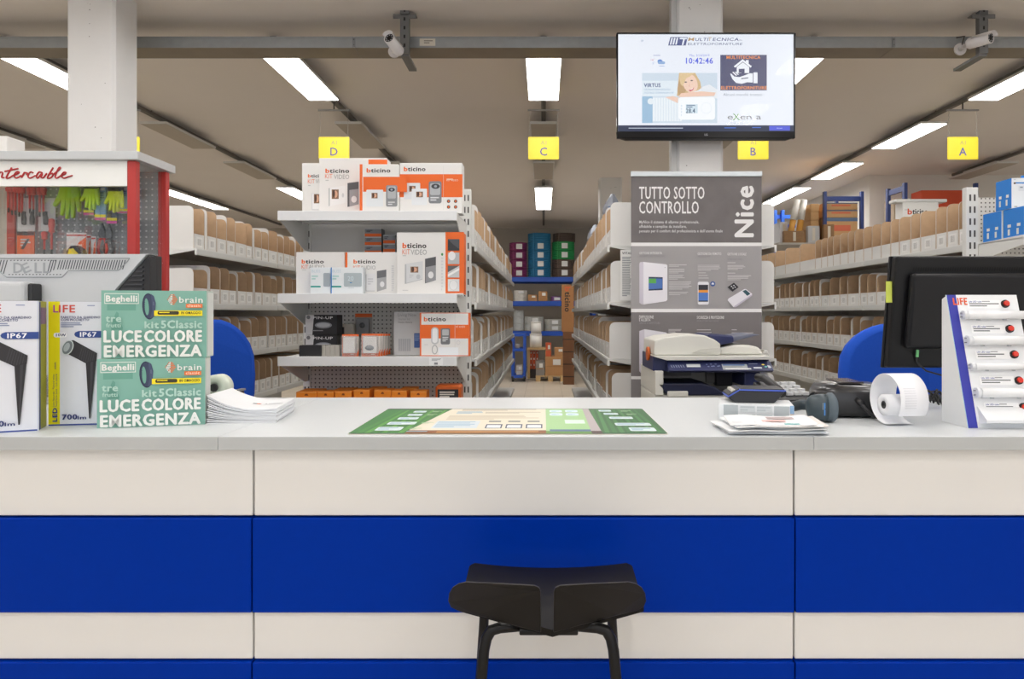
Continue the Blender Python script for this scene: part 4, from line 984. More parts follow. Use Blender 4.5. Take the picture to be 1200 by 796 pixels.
# ---------------------------------------------------------------- blue office chairs behind the counter
bluef = mat('#0f52c8', .85, noise=.06, scale=120, bump=.1)
def chair(x, y, ang, label, W, top, low):
    t = thing('office_chair', label, 'chair', (x, y, 0), R(ang), 'blue office chairs behind the counter')
    rings = []; n = 28
    def outline(s, yy):
        o = []
        for j in range(n):
            a_ = 2 * math.pi * j / n; cx_, cz_ = math.cos(a_), math.sin(a_)
            e = .55
            o.append((math.copysign(abs(cx_) ** e, cx_) * W / 2 * s * (1.0 if cz_ < 0 else 1 - .28 * cz_ ** 2), (math.copysign(abs(cz_) ** .7, cz_)) * (top - low) / 2 * s + (top + low) / 2, yy))
        return o
    for s, yy in ((.9, -.03), (1, -.015), (1, .02), (.93, .04)):
        rings.append([Vector((q[0], q[2] + .06 * (1 - (2 * q[0] / W) ** 2) * -.4, q[1])) for q in outline(s, yy)])
    MB().loft(rings, bluef).build('backrest', t)
    MB().tube([(0, .05, low + .05), (0, .08, low - .1), (0, .05, low - .22), (0, -.1, low - .25)], .02, sblk).build('back_bar', t)
    MB().prism(rrect(-.23, -.48, .23, -.02, .09), 'xy', low - .24, low - .16, bluef).build('seat', t, bevel=.025, segs=3)
    MB().cyl((0, -.25, .12), (0, -.25, low - .24), .028, sblk).build('gas_lift', t)
    ring = MB(); ring.lathe([(.22 + .012 * math.cos(q), .32 + .012 * math.sin(q)) for q in [k * math.pi / 4 for k in range(9)]], (0, -.25, 0), mat('#8f9296', .3, .8), 28)
    for k in range(3): ring.cyl((0, -.25, .32), (.22 * math.cos(k * 2.09), -.25 + .22 * math.sin(k * 2.09), .32), .008, mat('#8f9296', .3, .8), n=8)
    ring.build('foot_ring', t)
    for k in range(5):
        a_ = k * 2 * math.pi / 5; c_, s_ = math.cos(a_), math.sin(a_)
        leg = MB().tube([(0, -.25, .13), (.15 * c_, -.25 + .15 * s_, .11), (.29 * c_, -.25 + .29 * s_, .075)], .018, sblk).build('leg', t)
        MB().cyl((.29 * c_ - .02 * s_, -.25 + .29 * s_ + .02 * c_, .03), (.29 * c_ + .02 * s_, -.25 + .29 * s_ - .02 * c_, .03), .03, sblk).build('caster', leg)
chair(X_(240, 3.45), 3.45, -148, 'blue office chair showing its backrest beside the green boxes', .47, 1.395, .82)
chair(X_(1056, 3.0), 3.0, 0, 'blue office chair behind the black monitor at the right', .54, 1.38, .93)
# ================================================================ STOOL
st = thing('bar_stool', 'dark stained plywood bar stool with split low back at the counter', 'stool', (0, 1.52, 0))
wood = mat('#100e0d', .42, noise=.25, scale=30, spec=.22); woode = mat('#34302e', .45, spec=.3)
def sheet(fn, n1, n2, th, m, name, parent, mask=None, nrm=None):
    top_ = [[Vector(fn(i / n1, j / n2)) for j in range(n2 + 1)] for i in range(n1 + 1)]
    b = MB(); f = lambda i, j: i * (n2 + 1) + j; nn = (n1 + 1) * (n2 + 1); dv = Vector(nrm or (0, 0, -1)) * th
    A = [p for r_ in top_ for p in r_]; Bv = [p + dv for p in A]
    fs = [(f(i, j), f(i + 1, j), f(i + 1, j + 1), f(i, j + 1)) for i in range(n1) for j in range(n2)]
    b.add(A + Bv, fs + [tuple(x + nn for x in reversed(q)) for q in fs] + [(f(i, 0), nn + f(i, 0), nn + f(i + 1, 0), f(i + 1, 0)) for i in range(n1)] + [(f(i, n2), f(i + 1, n2), nn + f(i + 1, n2), nn + f(i, n2)) for i in range(n1)]
          + [(f(0, j), f(0, j + 1), nn + f(0, j + 1), nn + f(0, j)) for j in range(n2)] + [(f(n1, j), nn + f(n1, j), nn + f(n1, j + 1), f(n1, j + 1)) for j in range(n2)], m, True)
    o = b.build(name, parent); md2 = o.modifiers.new('e', 'EDGE_SPLIT'); md2.split_angle = R(40); return o
def seat_fn(u, v):      # u across, v from far edge to near edge
    q = 2 * u - 1; wv = .199
    if v < .06: wv -= .012 * (1 - v / .06)
    near = -.16 + .117 * min(1, abs(q * wv) / .2)
    y = .165 + (near - .165) * v; z = .793 + .012 * q * q * (1 - v) - .003 * v
    return (q * wv + X_(646.5, 1.5) , y, z)
sheet(seat_fn, 18, 24, .014, wood, 'seat', st)
for s, (xi, xo) in ((-1, (634, 525)), (1, (648, 758))):
    Yb = 1.335
    def P2(px, py, Y): return Vector((X_(px, Y), Y - 1.52, Z_(py, Y)))
    mir = lambda px: px if s < 0 else 1282.5 - px
    # outline in the photograph's plane of the flap: (x, y) with depth leaning towards the camera at the top
    o = [(634, 742), (600, 733), (560, 722), (536, 716), (528, 712), (525, 705), (526, 696), (530, 689), (537, 684.5), (546, 682.5), (590, 684.5), (626, 686.5), (632, 689), (633.5, 694)]
    ring0, ring1 = [], []
    for x, y in o:
        tb_ = (634 - x) / 109; yb = 742 - 30 * tb_; Y = 1.347 + .105 * tb_ - .06 * max(0, min(1, (yb - y) / (yb - 684))); q = P2(mir(x), y, Y); ring0.append(q); ring1.append(q + Vector((0, .013, -.003)))
    if s > 0: ring0.reverse(); ring1.reverse()
    b = MB(); n = len(o)
    b.add(ring0, [list(range(n))], wood); b.add(ring1, [list(range(n))[::-1]], wood); b.add(ring0 + ring1, [(j, (j + 1) % n, n + (j + 1) % n, n + j) for j in range(n)], woode)
    b.build('back_flap', st, bevel=.0025)
blkm = mat('#100f0f', .35, 0, spec=.3)
for s in (-1, 1):
    xc = X_(643, 1.4)
    MB().tube([(xc + s * .05, -.1, .772), (xc + s * .1, -.11, .772), (xc + s * .118, -.112, .767), (xc + s * .128, -.115, .752), (xc + s * .133, -.12, .73), (xc + s * .19, -.2, .012)], .0115, blkm, 10).build('leg', st)
    MB().tube([(xc + s * .05, .08, .772), (xc + s * .11, .09, .772), (xc + s * .135, .092, .765), (xc + s * .146, .095, .745), (xc + s * .15, .1, .72), (xc + s * .2, .17, .012)], .0115, blkm, 10).build('leg', st)
    MB().tube([(xc + s * .175, -.18, .2), (xc + s * .188, .15, .2)], .009, blkm, 8).build('side_rail', st)
    for yy, q in ((-.2, .19), (.17, .2)): MB().cyl((xc + s * q, yy, 0), (xc + s * q, yy, .014), .014, sblk, n=12).build('rubber_foot', st)
MB().tube([(xc - .176, -.182, .24), (xc + .176, -.182, .24)], .01, blkm, 8).build('foot_rest', st)
MB().box(xc - .06, xc + .06, -.13, .11, .764, .776, blkm).build('seat_plate', st, bevel=.003)

# ================================================================ SCREEN ON THE COLUMN
TVY = 4.55
W = 209 * TVY / F; H = 124 * TVY / F
tv = thing('television', 'wide flat screen with black frame showing advertising on the column', 'television', (X_(827.5, TVY), TVY, Z_(162, TVY)))
gl = mat('#0a0a0c', .3, spec=.25)
b = MB()
e = .0085; eb = .045
b.box(-W/2, W/2, 0, .03, 0, eb, gl).box(-W/2, W/2, 0, .03, H - e, H, gl).box(-W/2, -W/2 + e, 0, .03, eb, H - e, gl).box(W/2 - e, W/2, 0, .03, eb, H - e, gl)
b.build('frame', tv, bevel=.003)
MB().box(-W/2 + e, W/2 - e, .012, .035, eb, H - e, mat('#0c0c0e', .4)).box(-W/2 + .1, W/2 - .1, .035, .06, .06, H - .12, mat('#18181a', .5)).build('back_cover', tv)
MB().prism([(-W/2 + .02, 0), (W/2 - .02, 0), (W/2 - .06, -.012), (-W/2 + .06, -.012)], 'xz', .004, .026, gl).build('lower_lip', tv)
MB().box(-.1, .1, .06, .149, .2, .45, mat('#222224', .5)).build('wall_mount', tv)
MB().box(-W/2 - .004, -W/2, .004, .02, .08, .14, mat('#d9d9dc', .3)).build('side_sticker', tv)
SWd = W - 2 * e; SHt = H - e - eb
p = Print((32, 60, 1145, 692), SWd, SHt, glow=True)
p.rect(32, 60, 1145, 692, '#e9effa')
# vertical header logo
p.poly([(350, 132), (462, 132), (474, 78), (364, 78)], '#233b80')
for k in range(3): p.poly([(360 + k * 17, 127), (370 + k * 17, 127), (380 + k * 17, 83), (370 + k * 17, 83)], '#e9effa')
p.poly([(436, 130), (446, 130), (456, 92), (468, 92), (470, 82), (424, 82), (422, 92), (445, 92)], '#e9effa')
p.text('M', 476, 103, 22, '#b59468', w=36, shear=.2, bold=.01).text('ULTI', 520, 103, 20, '#233b80', w=82, shear=.2, bold=.01).text('T', 600, 103, 24, '#b59468', w=22, shear=.2).text('ECNICA', 632, 103, 20, '#233b80', w=165, shear=.2, bold=.01).text('SRL', 800, 101, 6, '#233b80', w=20)
p.text('ELETTROFORNITURE', 474, 130, 15, '#3a4f86', w=345, shear=.2)
p.lines(178, 97, 196, 110, 3, '#9db0cc')
p.lines(256, 195, 328, 202, 1, '#8c94c8').text("16°", 240, 232, 13, '#c78aa8', w=26).text("5°", 250, 254, 13, '#7c9ad0', w=16).ell(298, 236, 16, 13, '#3f7fd2').rr(284, 236, 330, 254, 8, '#7fa6d8').lines(292, 264, 358, 272, 1, '#a9bde6')
p.text('Thu, 5/16/2019', 482, 204, 14, '#5a74dc', w=130).text('10:42:46', 463, 250, 36, '#2b4ce0', w=170, bold=.02)
p.rect(680, 194, 975, 424, '#232c62').text('MULTITECNICA', 720, 220, 20, '#e98a3c', w=214, bold=.03).text('ELETTROFORNITURE', 686, 417, 20, '#e98a3c', w=288, bold=.03)
wh = '#eef2fa'; nv = '#232c62'
p.poly([(766, 268), (822, 222), (842, 238), (842, 228), (860, 228), (860, 252), (880, 268), (872, 277), (823, 238), (774, 277)], wh).poly([(784, 312), (863, 312), (863, 272), (823, 242), (784, 272)], wh).poly([(797, 310), (814, 310), (814, 285), (797, 285)], nv).rect(814, 284, 834, 312, nv)
p.poly([(742, 316), (750, 316), (768, 334), (800, 338), (826, 330), (866, 314), (886, 314), (886, 374), (850, 372), (815, 382), (780, 376), (756, 350)], wh).poly([(756, 308), (780, 330), (786, 326), (762, 303)], wh).poly([(772, 306), (792, 325), (798, 322), (777, 302)], wh).poly([(812, 352), (856, 346), (858, 340), (812, 346)], nv).rect(890, 308, 916, 378, wh)
p.text('Alcuni marchi trattati :', 698, 460, 17, '#8a96a8', w=262)
p.text('e', 726, 612, 34, '#5a6068', w=34).text('X', 758, 618, 44, '#5f9a52', w=46).text('en a', 806, 612, 34, '#5a6068', w=132).text('Lighting', 748, 640, 10, '#b9c2cc', w=72)
# thermostat advert
p.rect(184, 312, 660, 636, '#c9d9e8').rect(184, 362, 410, 462, '#dde9f3').rect(184, 464, 250, 636, '#8db6d6')
for k in range(11): p.rect(252 + k * 17, 472, 266 + k * 17, 625, '#e6eff6')
p.ell(238, 496, 20, 20, '#dfeaf2').text('VIRTUS', 196, 404, 24, '#2b4c88', w=104, bold=.03).text('CRONOTERMOSTATO', 196, 426, 12, '#7ea6c8', w=166).text('DIGITALE GIORNALIERO RF', 196, 446, 11, '#7ea6c8', w=188)
p.poly([(404, 462), (412, 380), (418, 312), (520, 312), (552, 370), (560, 420), (520, 440), (450, 455)], '#cfae7c').ell(440, 395, 30, 66, '#b8925e', rot=12).poly([(330, 470), (410, 508), (412, 472), (380, 462)], '#e9c6b4').ell(488, 380, 46, 64, '#efcdb9', rot=-18).poly([(418, 312), (520, 312), (500, 326), (462, 350), (440, 400), (425, 380)], '#dcc08e')
p.ell(460, 372, 8, 4, '#5a4a48').ell(498, 362, 8, 4, '#5a4a48').poly([(478, 424), (500, 418), (514, 404), (506, 424), (488, 434)], '#c24a5c').poly([(484, 421), (508, 410), (500, 420)], '#f6eeee').poly([(478, 402), (486, 402), (484, 380)], '#ddae98')
p.poly([(410, 470), (660, 478), (660, 420), (610, 388), (570, 400), (540, 425)], '#e3e8ee').poly([(412, 470), (640, 462), (650, 440), (560, 432), (430, 444)], '#ecc8b4')
p.rr(414, 470, 646, 616, 18, '#f4f8fc').rect(460, 516, 535, 574, '#cfe0ec').text('28.4', 462, 572, 28, '#3a5a78', w=56, bold=.02).lines(464, 520, 530, 542, 2, '#5d7a96').ring(590, 540, 34, 36, 2, '#dbe6ef').lines(430, 520, 438, 600, 4, '#cfdbe6')
p.rect(32, 652, 1145, 692, '#2a3450').lines(98, 668, 700, 676, 1, '#c9d3e4').lines(704, 666, 836, 675, 1, '#4a76d8').lines(880, 664, 976, 673, 1, '#4a76d8').rr(988, 656, 1120, 686, 3, '#5560d8').text('Accetto', 1036, 674, 8, '#c9d0f2', w=36)
p.build('screen_picture', tv, (0, .0115, eb))
MB().box(-W/2 + e, W/2 - e, .0015, .003, eb, H - e, mat('#ffffff', .03, spec=.5, alpha=.06)).build('screen_glass', tv)
p = Print((0, 0, 10, 4), .05, .02); p.text('LG', 3, 3.4, 2.6, '#b9bcc2', w=4); p.build('brand_badge', tv, (0, -.0005, .014))

# ================================================================ ROLL-UP BANNER
BY = 3.95; bw = 153 * BY / F; bt = Z_(201, BY)
bn = thing('rollup_banner', 'grey roll-up advertising banner in front of the shelf end', 'banner', (X_(816, BY), BY, 0))
MB().box(-bw/2, bw/2, 0, .002, .08, bt - .02, mat('#9d9a9b', .6)).build('banner_sheet', bn)
MB().box(-bw/2 - .002, bw/2 + .002, -.008, .012, bt - .03, bt, mat('#cfd6da', .35, .4)).build('top_rail', bn, bevel=.003)
MB().box(-bw/2 - .02, bw/2 + .02, -.06, .09, 0, .085, mat('#b9bdc0', .35, .5)).build('base_cassette', bn, bevel=.012, segs=3)
MB().cyl((0, .03, .085), (0, .03, bt - .01), .01, mat('#9a9da0', .4, .5)).build('support_pole', bn)
stone = mat('#6f6a6a', .6, noise=.28, scale=9, name='banner_stone')
hh = Z_(207, BY) - .09; p = Print((739.5, 207, 892.5, 207 + hh * F / BY), bw, hh)
WL = '#edecec'; MIDG = '#8c898b'
p.k += 1; p.mb.add([p.P(739.5, 286), p.P(892.5, 286), p.P(892.5, 207), p.P(739.5, 207)], [(0, 1, 2, 3)], stone)
p.rect(739.5, 284.5, 892.5, 288.5, WL).rect(739.5, 288.5, 892.5, 362, '#a19e9f').rect(739.5, 362, 892.5, 366, WL).rect(739.5, 366, 892.5, 441, '#7c7778').rect(739.5, 441, 892.5, 444.5, WL).rect(739.5, 444.5, 892.5, 500, '#8c888a')
p.c(740, 200, 7.5)
p.text('TUTTO SOTTO', 68, 248, 104, WL, w=572, bold=.012).text('CONTROLLO', 68, 376, 104, WL, w=522, bold=.012)
p.text('MyNice il sistema di allarme professionale,', 68, 464, 24, '#dcdada', w=525, bold=.015).text('affidabile e semplice da installare,', 68, 503, 24, '#dcdada', w=415, bold=.015).text("pensato per il comfort del professionista e dell'utente finale", 68, 543, 24, '#dcdada', w=732, bold=.015)
p.text('Nice', 1068, 580, 158, WL, w=440, bold=.03, rot=-90)
p.c(740, 285, 7.2375)
p.text('GESTIONE INTEGRATA', 66, 95, 20, '#e6e4e4', w=192, bold=.015).text('ALLARMI E AUTOMAZIONI', 68, 119, 17, MIDG, w=212).text('GESTIONE DA REMOTO', 560, 101, 20, '#e6e4e4', w=200, bold=.015).text('MYNICE APP', 562, 121, 15, MIDG, w=104).text('GESTIONE LOCALE', 812, 104, 20, '#e6e4e4', w=160, bold=.015).text('TASTIERE E RADIOCOMANDI', 812, 146, 16, MIDG, w=125)
p.poly([(66, 505), (85, 520), (105, 520), (105, 160), (72, 162), (66, 175)], '#cfcad6').poly([(100, 522), (290, 494), (303, 482), (303, 188), (290, 180), (100, 160)], '#ebe9f0').poly([(144, 404), (264, 398), (264, 290), (144, 286)], '#2c3a52').poly([(144, 392), (262, 386), (262, 302), (144, 300)], '#4f76bc').poly([(146, 340), (208, 342), (208, 302), (146, 302)], '#5cae52').ell(284, 208, 6, 3, '#b5b2bc')
for x0_, y0_, x1_, y1_, n_ in ((316, 182, 478, 206, 2), (316, 218, 455, 262, 4), (316, 270, 452, 314, 4), (316, 326, 515, 400, 6), (316, 414, 492, 446, 3), (560, 186, 768, 240, 5), (566, 250, 690, 262, 1), (566, 272, 712, 284, 1), (566, 294, 724, 306, 1), (812, 164, 926, 176, 1), (812, 188, 968, 232, 4), (812, 252, 940, 264, 1), (812, 274, 1022, 320, 4)): p.lines(x0_, y0_, x1_, y1_, n_, '#d3d0d1', fill=.5)
p.rr(560, 328, 654, 522, 14, '#f0eff4').rect(566, 354, 648, 498, '#2a2c36').rect(566, 398, 648, 420, '#ef9a3a').rect(566, 420, 648, 488, '#4f7cc8').ell(687, 346, 22, 22, '#3c5a9c').poly([(676, 352), (698, 352), (698, 344), (687, 332), (676, 344)], '#e9ecf4')
p.poly([(812, 374), (854, 412), (906, 374), (866, 336)], '#2b2a30').ell(846, 368, 6, 5, '#d8d8dc').ell(866, 360, 6, 5, '#d8d8dc').ell(858, 382, 6, 5, '#d8d8dc').ell(876, 374, 6, 5, '#d8d8dc')
p.poly([(812, 486), (864, 545), (880, 545), (1018, 446), (1020, 430), (968, 390), (955, 390), (820, 470)], '#e9e7ee').poly([(862, 545), (880, 545), (1020, 446), (1020, 434), (872, 532)], '#c6bfd0').poly([(938, 408), (978, 448), (1006, 430), (966, 396)], '#2f5560')
p.text('DIFFUSIONE', 64, 640, 26, '#e6e4e4', w=122, bold=.015).text('E ALLERTA', 64, 662, 20, '#e6e4e4', w=95, bold=.015).text('SIRENE E RIPETITORI', 66, 687, 17, '#9a9698', w=172).text('SICUREZZA E PROTEZIONE', 552, 643, 24, '#e6e4e4', w=230, bold=.015).text('RIVELATORI VIA RADIO', 552, 667, 15, '#9a9698', w=185)
p.lines(312, 730, 424, 762, 3, '#cfcbcc').lines(552, 732, 762, 744, 1, '#cfcbcc').lines(552, 755, 676, 785, 3, '#cfcbcc').lines(846, 732, 926, 744, 1, '#cfcbcc').lines(846, 758, 1036, 790, 3, '#cfcbcc')
p.poly([(64, 1085), (85, 1110), (110, 1112), (110, 730), (64, 745)], '#cfcad6').poly([(108, 1112), (290, 1085), (304, 1070), (304, 770), (290, 758), (108, 730)], '#e6e4ec')
p.build('banner_print', bn, (0, -.0005, .09))

# ================================================================ PHOTOCOPIER
CY = 3.3; px2 = lambda q: 750 + q / 7.06; py2 = lambda q: 380 + q / 7.06
cream = mat('#dddcd4', .45); nvy = mat('#29305a', .4); nvd = mat('#1a1f3c', .45)
cp = thing('photocopier', 'cream and navy office photocopier standing in front of the banner', 'photocopier', (X_(px2(650), CY), CY, 0))
kx = lambda q: X_(px2(q), CY) - X_(px2(650), CY); kz = lambda q: Z_(py2(q), CY)
D = .55
MB().box(kx(140), kx(1125), .06, D, .02, kz(600), cream).build('cabinet', cp, bevel=.006)
for k in range(3):
    dz = .12 + k * .24; dr = MB().box(kx(150), kx(1100), .045, .0595, dz, dz + .22, cream).build('paper_tray', cp, bevel=.004)
    MB().box(-.08, .08, .04, .0448, dz + .15, dz + .18, mat('#6f7074', .5)).build('handle', dr)
MB().box(kx(140), kx(210), .05, D, kz(600), kz(395), cream).box(kx(1035), kx(1125), .1, D, kz(600), kz(395), cream).box(kx(210), kx(1035), .35, D, kz(600), kz(395), mat('#c9c8c2', .5)).build('output_bay', cp, bevel=.004)
MB().box(kx(280), kx(550), .335, .349, kz(480), kz(402), mat('#a5a29d', .5)).box(kx(680), kx(760), .32, .349, kz(540), kz(450), mat('#8b8884', .5)).box(kx(755), kx(900), .28, .349, kz(560), kz(440), mat('#35343a', .5)).build('bay_details', cp, bevel=.003)
MB().prism([(kx(150), kz(500)), (kx(545), kz(500)), (kx(640), kz(530)), (kx(720), kz(575)), (kx(720), kz(600)), (kx(245), kz(600))], 'xz', .05, .34, nvd).build('output_tray', cp, bevel=.006)
MB().box(kx(240), kx(410), .03, .05, kz(610), kz(562), cream).build('tray_lip', cp, bevel=.004)
MB().box(kx(895), kx(1030), .06, .3, kz(530), kz(402), nvy).prism([(kx(1030), kz(530)), (kx(1125), kz(530)), (kx(1125), kz(505)), (kx(1030), kz(480))], 'xz', .1, .3, nvy).build('support_column', cp, bevel=.008)
# control panel, sloped
MB().prism([(.0, kz(385)), (.02, kz(402)), (.08, kz(402)), (.08, kz(312)), (.055, kz(312))], 'yz', kx(240), kx(1110), nvy).build('control_panel', cp, bevel=.004)
MB().prism([(.08, kz(400)), (.45, kz(400)), (.45, kz(262)), (.08, kz(276))], 'yz', kx(130), kx(1112), nvy).build('scanner_base', cp, bevel=.004)
p = Print((240, 312, 1110, 392), kx(1110) - kx(240), .052)
p.rect(395, 322, 510, 356, '#b9bfc0').rect(398, 340, 505, 352, '#d2d6d4').rect(690, 322, 900, 384, '#a3a9ab').rect(700, 324, 880, 340, '#5a74a6').rect(712, 368, 925, 382, '#d9dcd8').lines(700, 346, 890, 366, 3, '#8b9196')
for k in range(6): p.poly([(268 + k * 20, 362), (276 + k * 20, 362), (268 + k * 20, 334), (260 + k * 20, 334)], '#8b92ac')
for x, y in ((565, 328), (600, 325), (640, 325), (575, 352), (605, 350), (620, 348), (655, 350), (665, 346)): p.ell(x, y, 9, 6, '#7c86a8')
p.poly([(1020, 332), (1034, 340), (1050, 334), (1036, 324)], '#e8d35a').poly([(1036, 358), (1052, 364), (1066, 354), (1050, 348)], '#6fc6c0').poly([(1070, 372), (1094, 368), (1090, 345), (1066, 338)], '#c4c8d2').rr(945, 360, 1015, 376, 4, '#c9cdd6').lines(915, 322, 1040, 332, 1, '#9aa2bc')
o = p.build('control_panel_print', cp, ((kx(240) + kx(1110)) / 2, .0005, kz(385) + .001), rot=(-math.atan2(.055, kz(312) - kz(385)), 0, 0))
# lid and document feeder
MB().prism([(kx(132), kz(268)), (kx(1090), kz(268)), (kx(1092), kz(298)), (kx(380), kz(304)), (kx(232), kz(304)), (kx(130), kz(275))], 'xz', .03, .46, cream).build('scanner_lid', cp, bevel=.006)
MB().prism([(kx(136), kz(266)), (kx(140), kz(140)), (kx(235), kz(112)), (kx(420), kz(92)), (kx(560), kz(96)), (kx(640), kz(128)), (kx(698), kz(168)), (kx(698), kz(266))], 'xz', .07, .43, cream).build('document_feeder', cp, bevel=.007, segs=3)
MB().prism([(kx(700), kz(266)), (kx(1085), kz(266)), (kx(1040), kz(200)), (kx(960), kz(182)), (kx(820), kz(178)), (kx(700), kz(205))], 'xz', .1, .44, cream).build('feeder_output', cp, bevel=.012)
MB().prism([(kx(590), kz(100)), (kx(620), kz(86)), (kx(800), kz(98)), (kx(820), kz(108)), (kx(822), kz(160)), (kx(700), kz(184)), (kx(690), kz(160))], 'xz', .09, .4, nvy).build('feeder_cover', cp, bevel=.01)
MB().prism([(kx(822), kz(112)), (kx(1000), kz(86)), (kx(1060), kz(94)), (kx(1020), kz(104)), (kx(830), kz(152))], 'xz', .12, .38, mat('#6d7284', .45)).build('document_tray', cp, bevel=.004)
MB().prism([(kx(455), kz(240)), (kx(520), kz(215)), (kx(695), kz(198)), (kx(695), kz(240))], 'xz', .062, .071, mat('#cfcec6', .5)).build('feeder_crease', cp)
MB().box(kx(1090), kx(1160), .15, .4, kz(282), kz(262), cream).prism([(kx(1095), kz(262)), (kx(1150), kz(262)), (kx(1140), kz(230)), (kx(1110), kz(225))], 'xz', .15, .4, cream).build('side_tray', cp, bevel=.004)
MB().cyl((kx(128), .2, kz(262)), (kx(128) - .012, .2, kz(262)), .035, mat('#d66a2c', .5), n=20).build('side_knob', cp)

# ================================================================ RIGHT SIDE OF THE COUNTER
def onc(py): return (CAMZ - HC) * F / (py - VY)      # depth of a point of the worktop seen at py
# black monitor
BMY = 2.40
bm_ = thing('monitor', 'black monitor seen from behind at the right end of the counter', 'monitor', (1.51, 2.44, HC + .0005))
blk = mat('#121214', .42, spec=.35); blk2 = mat('#17171a', .36, spec=.35)
h0 = Z_(431, 2.45) - HC; h1 = Z_(301, 2.40) - HC
sh = MB(); tilt = lambda z: -.06 * (z - h0) / (h1 - h0)
def slab(xa, xb, za, zb, d0, d1, m, name, bev=.004):
    b = MB(); vv = []
    for z in (za, zb):
        for d_ in (d0, d1):
            for x in (xa, xb): vv.append((x, d_ + tilt(z), z))
    b.add(vv, [(0, 2, 3, 1), (4, 5, 7, 6), (0, 1, 5, 4), (2, 6, 7, 3), (0, 4, 6, 2), (1, 3, 7, 5)], m); return b.build(name, bm_, bevel=bev, segs=3)
slab(-.28, .32, h0, h1, 0, .035, blk, 'back_shell', .008)
slab(-.283, .323, h0 - .003, h1 + .003, .035, .05, blk2, 'screen_bezel', .003)
mid = slab(-.235, .3, h0 + .07, h1 - .06, -.03, -.001, blk2, 'electronics_bulge', .02)
v = MB()
for k in range(60): 
    x = -.22 + k * .0086; z = h1 - .052
    v.add([(x, -.0016 + tilt(z), z), (x + .004, -.0016 + tilt(z), z), (x + .006, -.0016 + tilt(z + .014), z + .014), (x + .002, -.0016 + tilt(z + .014), z + .014)], [(0, 1, 2, 3)], mat('#050506', .8))
v.build('vent_slots', bm_, recalc=False)
MB().box(-.04, .08, -.02, .02, .015, h0 + .08, blk).build('stand_neck', bm_, bevel=.004)
MB().prism(rrect(-.11, -.09, .16, .11, .03), 'xy', 0, .015, blk).build('stand_base', bm_, bevel=.004)
b = MB().cyl((-.185, -.012 + tilt(h0 + .06), h0 + .065), (-.185, -.012 + tilt(h0 + .04), h0 + .04), .005, mat('#7ed08a', .4), n=10).build('audio_plug', bm_)
MB().tube([(-.185, -.0135, h0 + .04), (-.182, -.01, h0 + .02), (-.15, -.012, h0 - .01), (-.08, -.01, h0 - .03), (.0, -.01, h0 - .05)], .0028, sblk, 6).build('audio_cable', bm_)
nt_ = MB().box(-.042, .012, -.012, -.0105, -.055, .02, mat('#cdd85c', .6)).build('sticky_note', None, (1.245, 2.425, HC + .41), R(12))
tag(nt_, 'yellow green sticky note stuck on the left edge of the black monitor', 'sticky note')

# LED tube demo stand
lx0, lx1, ly0, ly1, lz1 = 1.168, 1.372, 1.88, 1.982, Z_(346, 1.982) - HC
ls = thing('led_tube_stand', 'white sloped demo stand with tubes, red buttons and blue stripe', 'display stand', (lx0, ly0, HC + .0005))
LW = lx1 - lx0; LD = ly1 - ly0; sy = lambda z: LD * z / lz1
wpl = mat('#e6e8ea', .35)
MB().prism([(.002, 0), (LD + .02, 0), (LD + .02, lz1 - .012), (LD + .002, lz1 - .004)], 'yz', 0, .004, wpl).build('side_panel', ls)
MB().prism([(.002, 0), (LD + .02, 0), (LD + .02, lz1 - .012), (LD + .002, lz1 - .004)], 'yz', LW - .004, LW, wpl).build('side_panel', ls)
MB().prism([(0, 0), (.003, 0), (LD + .003, lz1), (LD, lz1)], 'yz', 0, LW, wpl).build('front_board', ls)
sl = math.hypot(LD, lz1); ang = -math.atan2(LD, lz1)
p = Print((0, 0, 400, 720), LW, sl); p.rect(0, 0, 55, 720, '#3238a4').rect(0, 0, 3, 720, '#bfe0e4').rect(55, 0, 400, 720, '#e9ebed')
p.text('L', 34, 56, 38, '#e05a2c', w=22, bold=.03).text('IFE', 60, 56, 38, '#e05a2c', w=54, bold=.03)
for k in range(5):
    y = 30 + k * 140; x = 112 - k * 2
    p.rr(x, y, x + 190, y + 46, 4, '#f6f7f8').text('Life LED tube', x + 10, y + 13, 9, '#2a4a9c', w=72, bold=.02).lines(x + 84, y + 5, x + 160, y + 13, 1, '#8a8c90').lines(x + 10, y + 18, x + 178, y + 42, 2, '#5d6066', fill=.45)
p.build('board_print', ls, (LW / 2, -.0002, 0), rot=(ang, 0, 0))
for k in range(5):
    zc = lz1 * (1 - (52 + k * 140) / 720); yc = sy(zc); n_ = Vector((0, -lz1, LD)).normalized()
    c0 = Vector((LW * .81 - k * .0008, yc, zc))
    bt_ = MB().cyl(c0, c0 + n_ * .006, .0115, sblk, n=18).build('button_ring', ls); MB().cyl(c0 + n_ * .006, c0 + n_ * .012, .0075, mat('#d8301e', .35), n=18).build('button_cap', bt_)
    if k < 4:
        zt = lz1 * (1 - (120 + k * 140) / 720); ct_ = Vector((0, sy(zt), zt)) + n_ * (.013 if k != 2 else .01); rr_ = [.012, .0135, .0095, .0135][k]
        tb = MB().cyl(ct_ + Vector((.042, 0, 0)), ct_ + Vector((LW + .012, 0, 0)), rr_, mat('#eef0f2', .25), n=20).build('led_tube', ls)
        MB().cyl(ct_ + Vector((.03, 0, 0)), ct_ + Vector((.0425, 0, 0)), rr_ + .0005, mat('#dfe2e6', .3), n=20).build('end_cap', tb)
        pn = MB()
        for q in (-1, 1): pn.cyl(ct_ + Vector((.024, 0, q * rr_ * .45)), ct_ + Vector((.03, 0, q * rr_ * .45)), .0013, mat('#8d9095', .3, .8), n=8)
        pn.build('contact_pins', tb)
        for q in (.075, .15): MB().box(q, q + .006, ct_.y - .001, ct_.y + .012, ct_.z - rr_ - .003, ct_.z - rr_ + .004, mat('#b9bdc2', .4)).build('tube_clip', tb)
